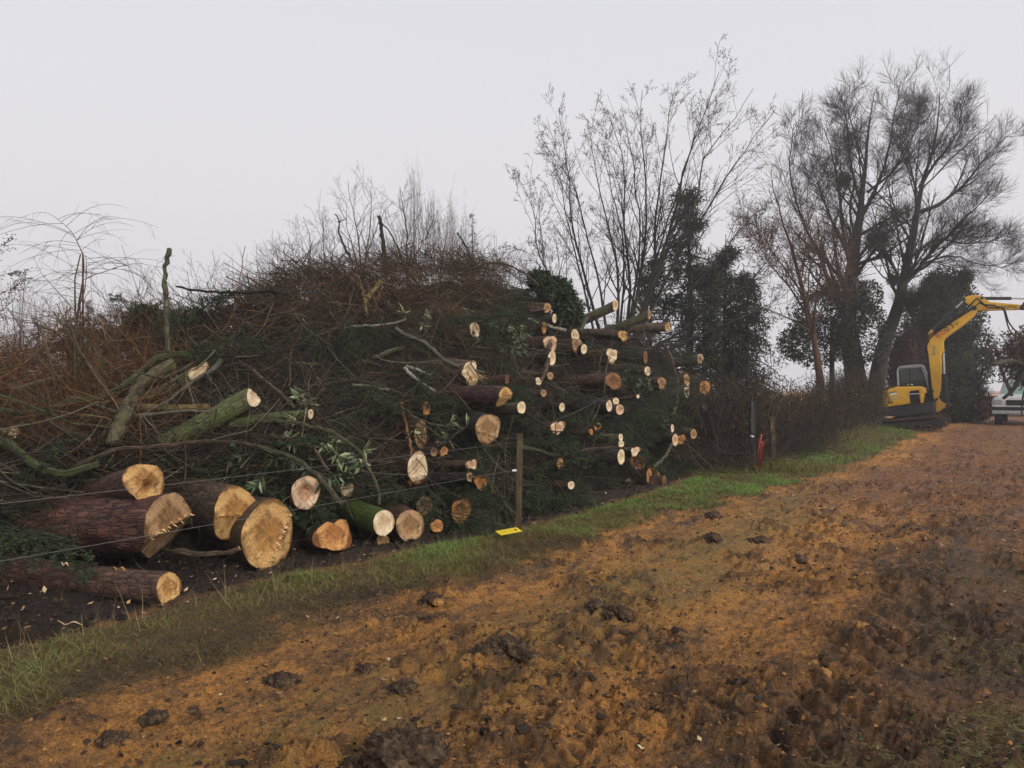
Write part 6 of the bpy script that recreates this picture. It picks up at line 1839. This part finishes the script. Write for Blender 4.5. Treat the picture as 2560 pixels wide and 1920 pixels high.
CL = [(700, 1682, 36, 'dark round turf clod alone on the brown track, near the verge', 0), (1010, 1885, 82, 'biggest dark clod of torn turf at the bottom of the view', 0), (1275, 1612, 52, 'large dark grassy clod in the middle of the track', 0),
      (1205, 1632, 26, 'brown crumbly clod touching the large grassy one', 0), (1010, 1712, 32, 'dark flat clod with a pale straw lying across it', 0), (922, 1662, 20, 'small grey roll of mud like a short sausage', 0), (880, 1895, 38, 'flat dark clod beside the biggest torn turf clod', 0),
      (1550, 1538, 34, 'split dark clod with a pale inside on the sandy track', 0), (1488, 1526, 22, 'dark clod just beside the split one', 0), (278, 1828, 32, 'dark worn clod pressed in the muddy corner of the track', 0), (388, 1782, 26, 'low dark clod behind the one pressed in the mud', 0),
      (480, 1762, 14, 'small upright dark clod standing on two stalks', 0), (1782, 1222 + 60, 20, 'black clod at the grass edge half way to the hedge', 0), (1778, 1345, 22, 'dark clod on the red litter beyond the grass edge', 0), (1080, 1500, 26, 'dark clod on the worn edge of the verge', 0),
      (1995, 1390, 20, 'dark lump far up the churned side of the track', 0), (1880, 1388, 22, 'dark lump beside the mossy middle of the track', 0), (2035, 1665, 46, 'orange-tan sandy lump on the churned side of the track', 1), (1095, 1515, 14, 'small yellow sandy lump by the verge', 1), (2150, 1592, 20, 'reddish sandy lump in the churned mud', 1),
      (1900, 1345, 24, 'dark ragged clod on the far mossy middle', 0), (1330, 1700 - 40, 22, 'brown clod trailing behind the large grassy one', 0)]
for k_, (px, py, r, lab, kind) in enumerate(CL):
    z = EYE * FPX / (py + r * .45 - HY)
    c = W(px, py, z)
    rr = r * z / FPX
    V, F = lump(5 if r > 25 else 4, k_, .75 if r > 25 else .55, .62)
    if 'sausage' in lab:
        V = V * [1.25, .6, .9]
    c[2] = float(gz(c[0], c[1])) + .1 * rr
    tag(obj('sand_lump' if kind else 'mud_clod', V * rr, [F], OCL.m if kind else CLOD.m, loc=c), lab, 'sand lump' if kind else 'mud clod')
# crumbs of earth
CRM = toned('earth_crumb', [(0, (.012, .008, .006)), (.4, (.06, .038, .024)), (.6, (.15, .08, .035)), (1, (.4, .195, .062))], .9, .2, 60)
OCT = np.array([[1, 0, 0], [-1, 0, 0], [0, 1, 0], [0, -1, 0], [0, 0, 1], [0, 0, -1.0]])
OCF = np.array([[0, 2, 4], [2, 1, 4], [1, 3, 4], [3, 0, 4], [2, 0, 5], [1, 2, 5], [3, 1, 5], [0, 3, 5]])
ICV, ICF = lump(2, 3, .5, .8)
def crumbs(name, n, size, tone, sel, label, ymax=16, shape=(OCT, OCF)):
    V0, F0 = shape
    y = np.exp(rng.uniform(np.log(2.6), np.log(ymax), n * 3))
    x = rng.uniform(-.85, .95, n * 3) * (y + 1.0)
    m_ = rng.random(n * 3) < sel(x, y)
    x, y = x[m_][:n], y[m_][:n]
    n = len(x)
    s = size[0] + (size[1] - size[0]) * rng.random(n) ** 3
    J = 1 + (.3 if len(V0) < 10 else .07) * rng.normal(size=(n, len(V0), 1))
    V = V0[None] * J * rng.uniform(.55, 1.35, (n, 1, 3)) * s[:, None, None] * np.array([1, 1, .7])
    a = rng.uniform(0, 6.28, n)
    ca, sa = np.cos(a)[:, None], np.sin(a)[:, None]
    V = np.stack([V[..., 0] * ca - V[..., 1] * sa, V[..., 0] * sa + V[..., 1] * ca, V[..., 2]], -1)
    V = V + np.stack([x, y, gz(x, y) + .1 * s], -1)[:, None]
    F = (F0[None] + (np.arange(n) * len(V0))[:, None, None]).reshape(-1, 3)
    t = np.clip(rng.normal(tone[0], tone[1], n), 0, 1)
    tag(obj(name, V.reshape(-1, 3), [F], CRM, attrs={'tone': np.repeat(t, len(V0))}, smooth=False), label, 'soil', kind='stuff')
def on_track(x, y):
    d, s, g, ro, mu, ri = masks(x, y)
    return (1 - g) * (1 - mu) * (d < 9)
churn = lambda x, y: .3 + .9 * sstep(.42, .6, fbm(x * 1.3, y * 1.3, 6, 3))
crumbs('soil_crumbs', 14000, (.003, .02), (.4, .2), lambda x, y: on_track(x, y) * churn(x, y), 'brown crumbs of earth scattered over the track', 15)
crumbs('sand_crumbs', 10500, (.003, .017), (.66, .17), lambda x, y: on_track(x, y) * (1 - .8 * masks(x, y)[5]), 'orange sandy crumbs scattered over the track', 12)
crumbs('mud_lumps', 7500, (.008, .05), (.15, .12), lambda x, y: masks(x, y)[4], 'wet dark lumps of mud at the foot of the heap', 13)
crumbs('turf_lumps', 1000, (.008, .038), (.28, .15), lambda x, y: on_track(x, y) * churn(x, y) ** 2, 'dark lumps of torn turf and mud strewn on the track', 26, (ICV, ICF))

# leaf litter
def litter(name, n, label, sel, ymin, ymax, size, stops, lift=.006):
    y = np.exp(rng.uniform(np.log(ymin), np.log(ymax), n * 4))
    x = rng.uniform(-.85, 1.0, n * 4) * (y + 1.0)
    m_ = rng.random(n * 4) < sel(x, y)
    x, y = x[m_][:n], y[m_][:n]
    n = len(x)
    d = np.stack([rng.normal(0, 1, n), rng.normal(0, 1, n), rng.normal(.1, .25, n)], -1)
    nv = np.stack([rng.normal(0, .35, n), rng.normal(0, .35, n), np.ones(n)], -1)
    V, F = cards(np.stack([x, y, gz(x, y) + lift], -1), d, rng.uniform(*size, n), rng.uniform(size[0] * .4, size[1] * .55, n), nv)
    tag(obj(name, V, F, toned(name + '_colour', stops), attrs={'tone': np.repeat(rng.random(n), 4)}, smooth=False), label, 'leaves', kind='stuff')
litter('leaf_litter', 9000, 'rusty fallen leaves and chips strewn over the far track', lambda x, y: (dS(x, y)[1] > 1.5) * sstep(1.0, 4, dS(x, y)[1]) * (dS(x, y)[0] > verge_w(dS(x, y)[1])) * (dS(x, y)[0] < 9), 7, 34, (.025, .07), [(0, (.05, .022, .014)), (.5, (.16, .07, .04)), (.8, (.3, .15, .09)), (1, (.45, .28, .17))])
litter('fallen_leaves', 1100, 'few brown and yellow leaves lying on the near track and verge', lambda x, y: dS(x, y)[0] > -1.5, 2.8, 9, (.018, .05), [(0, (.06, .025, .015)), (.6, (.22, .1, .04)), (.9, (.4, .25, .1)), (1, (.62, .55, .3))], .01)
litter('wood_chips', 700, 'pale wood chips dropped on the mud below the heap', lambda x, y: masks(x, y)[4] * (dS(x, y)[0] > -2.2), 4.6, 14, (.015, .06), [(0, (.25, .12, .05)), (.6, (.45, .28, .13)), (1, (.7, .55, .33))], .02)
straw = toned('straw', [(0, (.08, .055, .025)), (.6, (.24, .17, .07)), (1, (.45, .36, .18))])

def blades(name, x, y, hgt, wid, lean, mat, label, tone, cat='grass'):
    n = len(x)
    K = 3
    a = rng.uniform(0, 6.28, n)
    d = np.stack([np.cos(a) * lean, np.sin(a) * lean, np.ones(n)], -1)
    P = walk(np.stack([x, y, gz(x, y) - .005], -1), d, hgt, K, -lean * .9, .12)
    P[..., 2] = np.maximum(P[..., 2], gz(x, y)[:, None] + .003)
    side = np.stack([-np.sin(a + rng.normal(0, .5, n)), np.cos(a), np.zeros(n)], -1)[:, None] * (wid[:, None] * np.array([1, .7, .08])[None])[..., None]
    V = np.stack([P - side / 2, P + side / 2], 2).reshape(-1, 3)
    id_ = np.arange(n * K * 2).reshape(n, K, 2)
    F = np.stack([id_[:, :-1, 0], id_[:, :-1, 1], id_[:, 1:, 1], id_[:, 1:, 0]], -1).reshape(-1, 4)
    return tag(obj(name, V, [F], mat, attrs={'tone': np.repeat(tone, K * 2)}), label, cat, kind='stuff')
GRN = toned('grass_blade', [(0, (.05, .03, .014)), (.35, (.19, .13, .04)), (.55, (.18, .18, .036)), (.78, (.12, .21, .03)), (1, (.2, .32, .06))], .6, .3)
def verge_pts(n, s0, s1, extra=0.0):
    s = rng.uniform(s0, s1, n)
    inner = np.interp(s, [-6, -3, -1, 0, 4, 6.3, 7.2], [-.66, -.55, -.36, -.1, -.15, -.35, -2.6])
    d = inner + (verge_w(s) + .2 - inner) * rng.random(n)
    x, y = FX + DS[0] * s + .823 * d, FY + DS[1] * s - .569 * d
    k = rng.random(n) < np.clip(masks(x, y)[2] * 1.2 + .04 + extra, 0, 1)
    return x[k], y[k], d[k], s[k]
def lawn(n, s0, s1, hs, ws):
    x, y, d, s = verge_pts(n, s0, s1)
    far = sstep(-3, 4, s)
    patch = fbm(x * 1.6, y * 1.6, 60, 4)
    edge = sstep(.5, 0, np.abs(d - (-.25)))
    t = np.clip(.0 + 1.1 * (patch - .28) + .4 * far + .22 * edge - .25 * sstep(.0, .5, d) * (1 - far) + rng.normal(0, .2, len(x)), 0, 1)
    k = rng.random(len(x)) < .35 + 1.2 * (patch - .3) + .3 * far
    x, y, t, patch = x[k], y[k], t[k], patch[k]
    blades('verge_grass', x, y, rng.uniform(*hs, len(x)) * (.55 + .9 * patch), rng.uniform(*ws, len(x)), .8, GRN, 'green and straw-coloured grass growing along the verge', t)
lawn(72000, -5.6, 1.5, (.035, .11), (.0025, .0055))
lawn(52000, 1.5, 9, (.04, .12), (.004, .008))
lawn(26000, 9, 23, (.06, .2), (.007, .014))
n = 300
x, y, d, s = verge_pts(1500, -5.4, 4)
k = np.abs(d + .35) < .35
x, y = x[k][:n], y[k][:n]
blades('dry_stalks', x, y, rng.uniform(.12, .34, len(x)), np.full(len(x), .0028), .35, straw, 'dry grass stalks standing along the verge edge', rng.random(len(x)))
# sparse grass in the churned side of the track, and straw bits
y = np.exp(rng.uniform(np.log(2.7), np.log(9), 60000))
x = rng.uniform(.1, 1.0, 60000) * (y + .6)
k = rng.random(60000) < masks(x, y)[3] * .95
x, y = x[k][:30000], y[k][:30000]
blades('track_grass', x, y, rng.uniform(.02, .075, len(x)), rng.uniform(.0025, .005, len(x)), 1.3, GRN, 'sparse trampled grass in the churned mud', np.clip(rng.normal(.45, .2, len(x)), 0, .95))
y = np.exp(rng.uniform(np.log(2.7), np.log(11), 9000))
x = rng.uniform(-.8, .9, 9000) * (y + .6)
k = rng.random(9000) < on_track(x, y) * .35 * (.4 + sstep(.45, .65, fbm(x * .8, y * .8, 77, 3)))
x, y = x[k], y[k]
blades('moss_tufts', x, y, rng.uniform(.012, .045, len(x)), rng.uniform(.002, .004, len(x)), 1.8, GRN, 'short trodden tufts scattered over the track', np.clip(rng.normal(.35, .15, len(x)), 0, .8))
# tall dead stems and tussock under the stake
x = 5.0 + rng.normal(0, .55, 2600)
y = 14.6 + rng.normal(0, .4, 2600)
blades('tussock', x, y, rng.uniform(.1, .34, 2600), rng.uniform(.005, .009, 2600), .6, GRN, 'rank yellowed tussock at the foot of the stake and metal post', np.clip(rng.normal(.42, .15, 2600), 0, 1))
# single scraps on the ground
for px, py, L_, wd, mt, lab in [(176, 1530, .17, .022, 'pale', 'long pale sliver of split wood lying on the dark mud'), (163, 1410, .05, .02, 'pale', 'small white wood flake on the lowest reddish log'), (300, 1422, .09, .03, 'honey', 'curled yellow bark scrap hanging on the lowest reddish log'), (1390, 1238, .2, .02, 'orange', 'torn orange strip lying by the drooping fir bough')]:
    z = 5.25 if px < 400 else 11.2
    c = W(px, py, z)
    K = 8
    s = np.linspace(-.5, .5, K)
    V = np.concatenate([np.stack([s * L_, np.full(K, q * wd) * (1 - 1.6 * np.abs(s)), .012 * np.sin(s * 9) + .004 * t_], -1) for q in (-.5, .5) for t_ in (0, 1)])
    id_ = np.arange(4 * K).reshape(4, K)
    F = np.concatenate([np.stack([a_[:-1], a_[1:], b_[1:], b_[:-1]], -1) for a_, b_ in ((id_[0], id_[2]), (id_[3], id_[1]), (id_[1], id_[0]), (id_[2], id_[3]))])
    if py > 1500 or px > 1000:
        c[2] = float(gz(c[0], c[1])) + .02
    o = obj('wood_scrap', V, [F], CUT[mt], loc=c, uv=V[:, :2] * 3)
    o.rotation_euler = (.1, .05, rng.uniform(-.3, .3))
    tag(o, lab, 'wood scrap')

# say where each loose branch and bough lies
def centre(o):
    b = np.array([list(c) for c in o.bound_box]).mean(0)
    return np.array(o.matrix_basis @ Vector(b))
LOGS = [(np.array(o.location), o['label']) for o in COL.objects if o.get('category') == 'log' and len(o['label'].split()) <= 10]
MARK = [(180, 850, 'under the arching willow bush'), (420, 760, 'beside the upright broken pole'), (300, 960, 'beside the long mossy limb'), (60, 1090, 'by the split-tipped mossy stub'), (330, 1060, 'by the thick furrowed limb'),
        (60, 980, 'by the yellow-brown limb at the low end'), (570, 720, 'by the dark spiny level branch'), (620, 800, 'by the thin dark red stick'), (955, 660, 'below the black snapped pole'), (850, 650, 'below the dark spindly shoot'),
        (920, 740, 'around the olive-yellow fork'), (940, 815, 'by the whitish level branch'), (1080, 860, 'by the crooked grey limb'), (1050, 950, 'by the white birch branch'), (1250, 690, 'under the arched fir branch'), (1160, 640, 'below the bent dark shoot'),
        (670, 950, 'by the steep brown limb'), (760, 910, 'by the level greenish branch'), (830, 1100, 'by the steep olive branch'), (700, 1120, 'behind the two olive branches'), (1015, 1070, 'behind the bare orange stick'), (500, 1100, 'under the very long thin bow branch'),
        (370, 830, 'by the dark fir clump'), (250, 1190, 'above the hollow-ended log'), (640, 1220, 'above the folded log end'), (40, 1330, 'over the thickest log'), (1295, 1200, 'behind the wooden fence post'), (1390, 1240, 'near the mud by the fence post'),
        (1430, 1140, 'by the looping branch'), (1690, 1020, 'under the big grey log'), (1590, 940, 'around the ivy'), (1650, 1140, 'above the low red log'), (1450, 930, 'in the deep shade of the log ends'), (1000, 1260, 'beside the low round log ends')]
SKIN = {'rusty_bark': 'rusty', 'ochre_bark': 'yellowish', 'lichened_bark': 'lichened', 'olive_bark': 'mossy', 'brown_bark': 'brown', 'wet_black_bark': 'blackish', 'grey_bark': 'grey'}
def where(p):
    px, py = CX + FPX * p[0] / p[1], HY - FPX * (p[2] - EYE) / p[1]
    return MARK[int(np.argmin([math.hypot(px - a, (py - b) * 1.2) for a, b, _ in MARK]))][2]
for o in list(COL.objects):
    g = str(o.get('group', ''))
    fir = g.startswith('fir boughs')
    if fir or ' loose ' in g or g.startswith('thick lichened'):
        pos = centre(o)
        dd = [np.linalg.norm(p - pos) for p, _ in LOGS]
        k = int(np.argmin(dd))
        if fir:
            what = ('large ' if o.scale[0] > 1.1 else 'small ' if o.scale[0] < .85 else '') + 'dark fir bough'
        else:
            b = np.array([list(c) for c in o.bound_box])
            e_ = b.max(0) - b.min(0)
            sl_ = e_[2] / (np.hypot(e_[0], e_[1]) + 1e-6)
            what = ('steep' if sl_ > .95 else 'level' if sl_ < .38 else 'slanting') + ' ' + SKIN.get(o.data.materials[0].name, 'bare') + (' limb' if g.startswith('thick') else ' branch')
        plc = 'beside the ' + LOGS[k][1] if dd[k] < .55 else where(pos)
        o['label'] = what + ' ' + plc
        o['group'] = ('fir boughs ' if fir else 'loose branches ') + plc
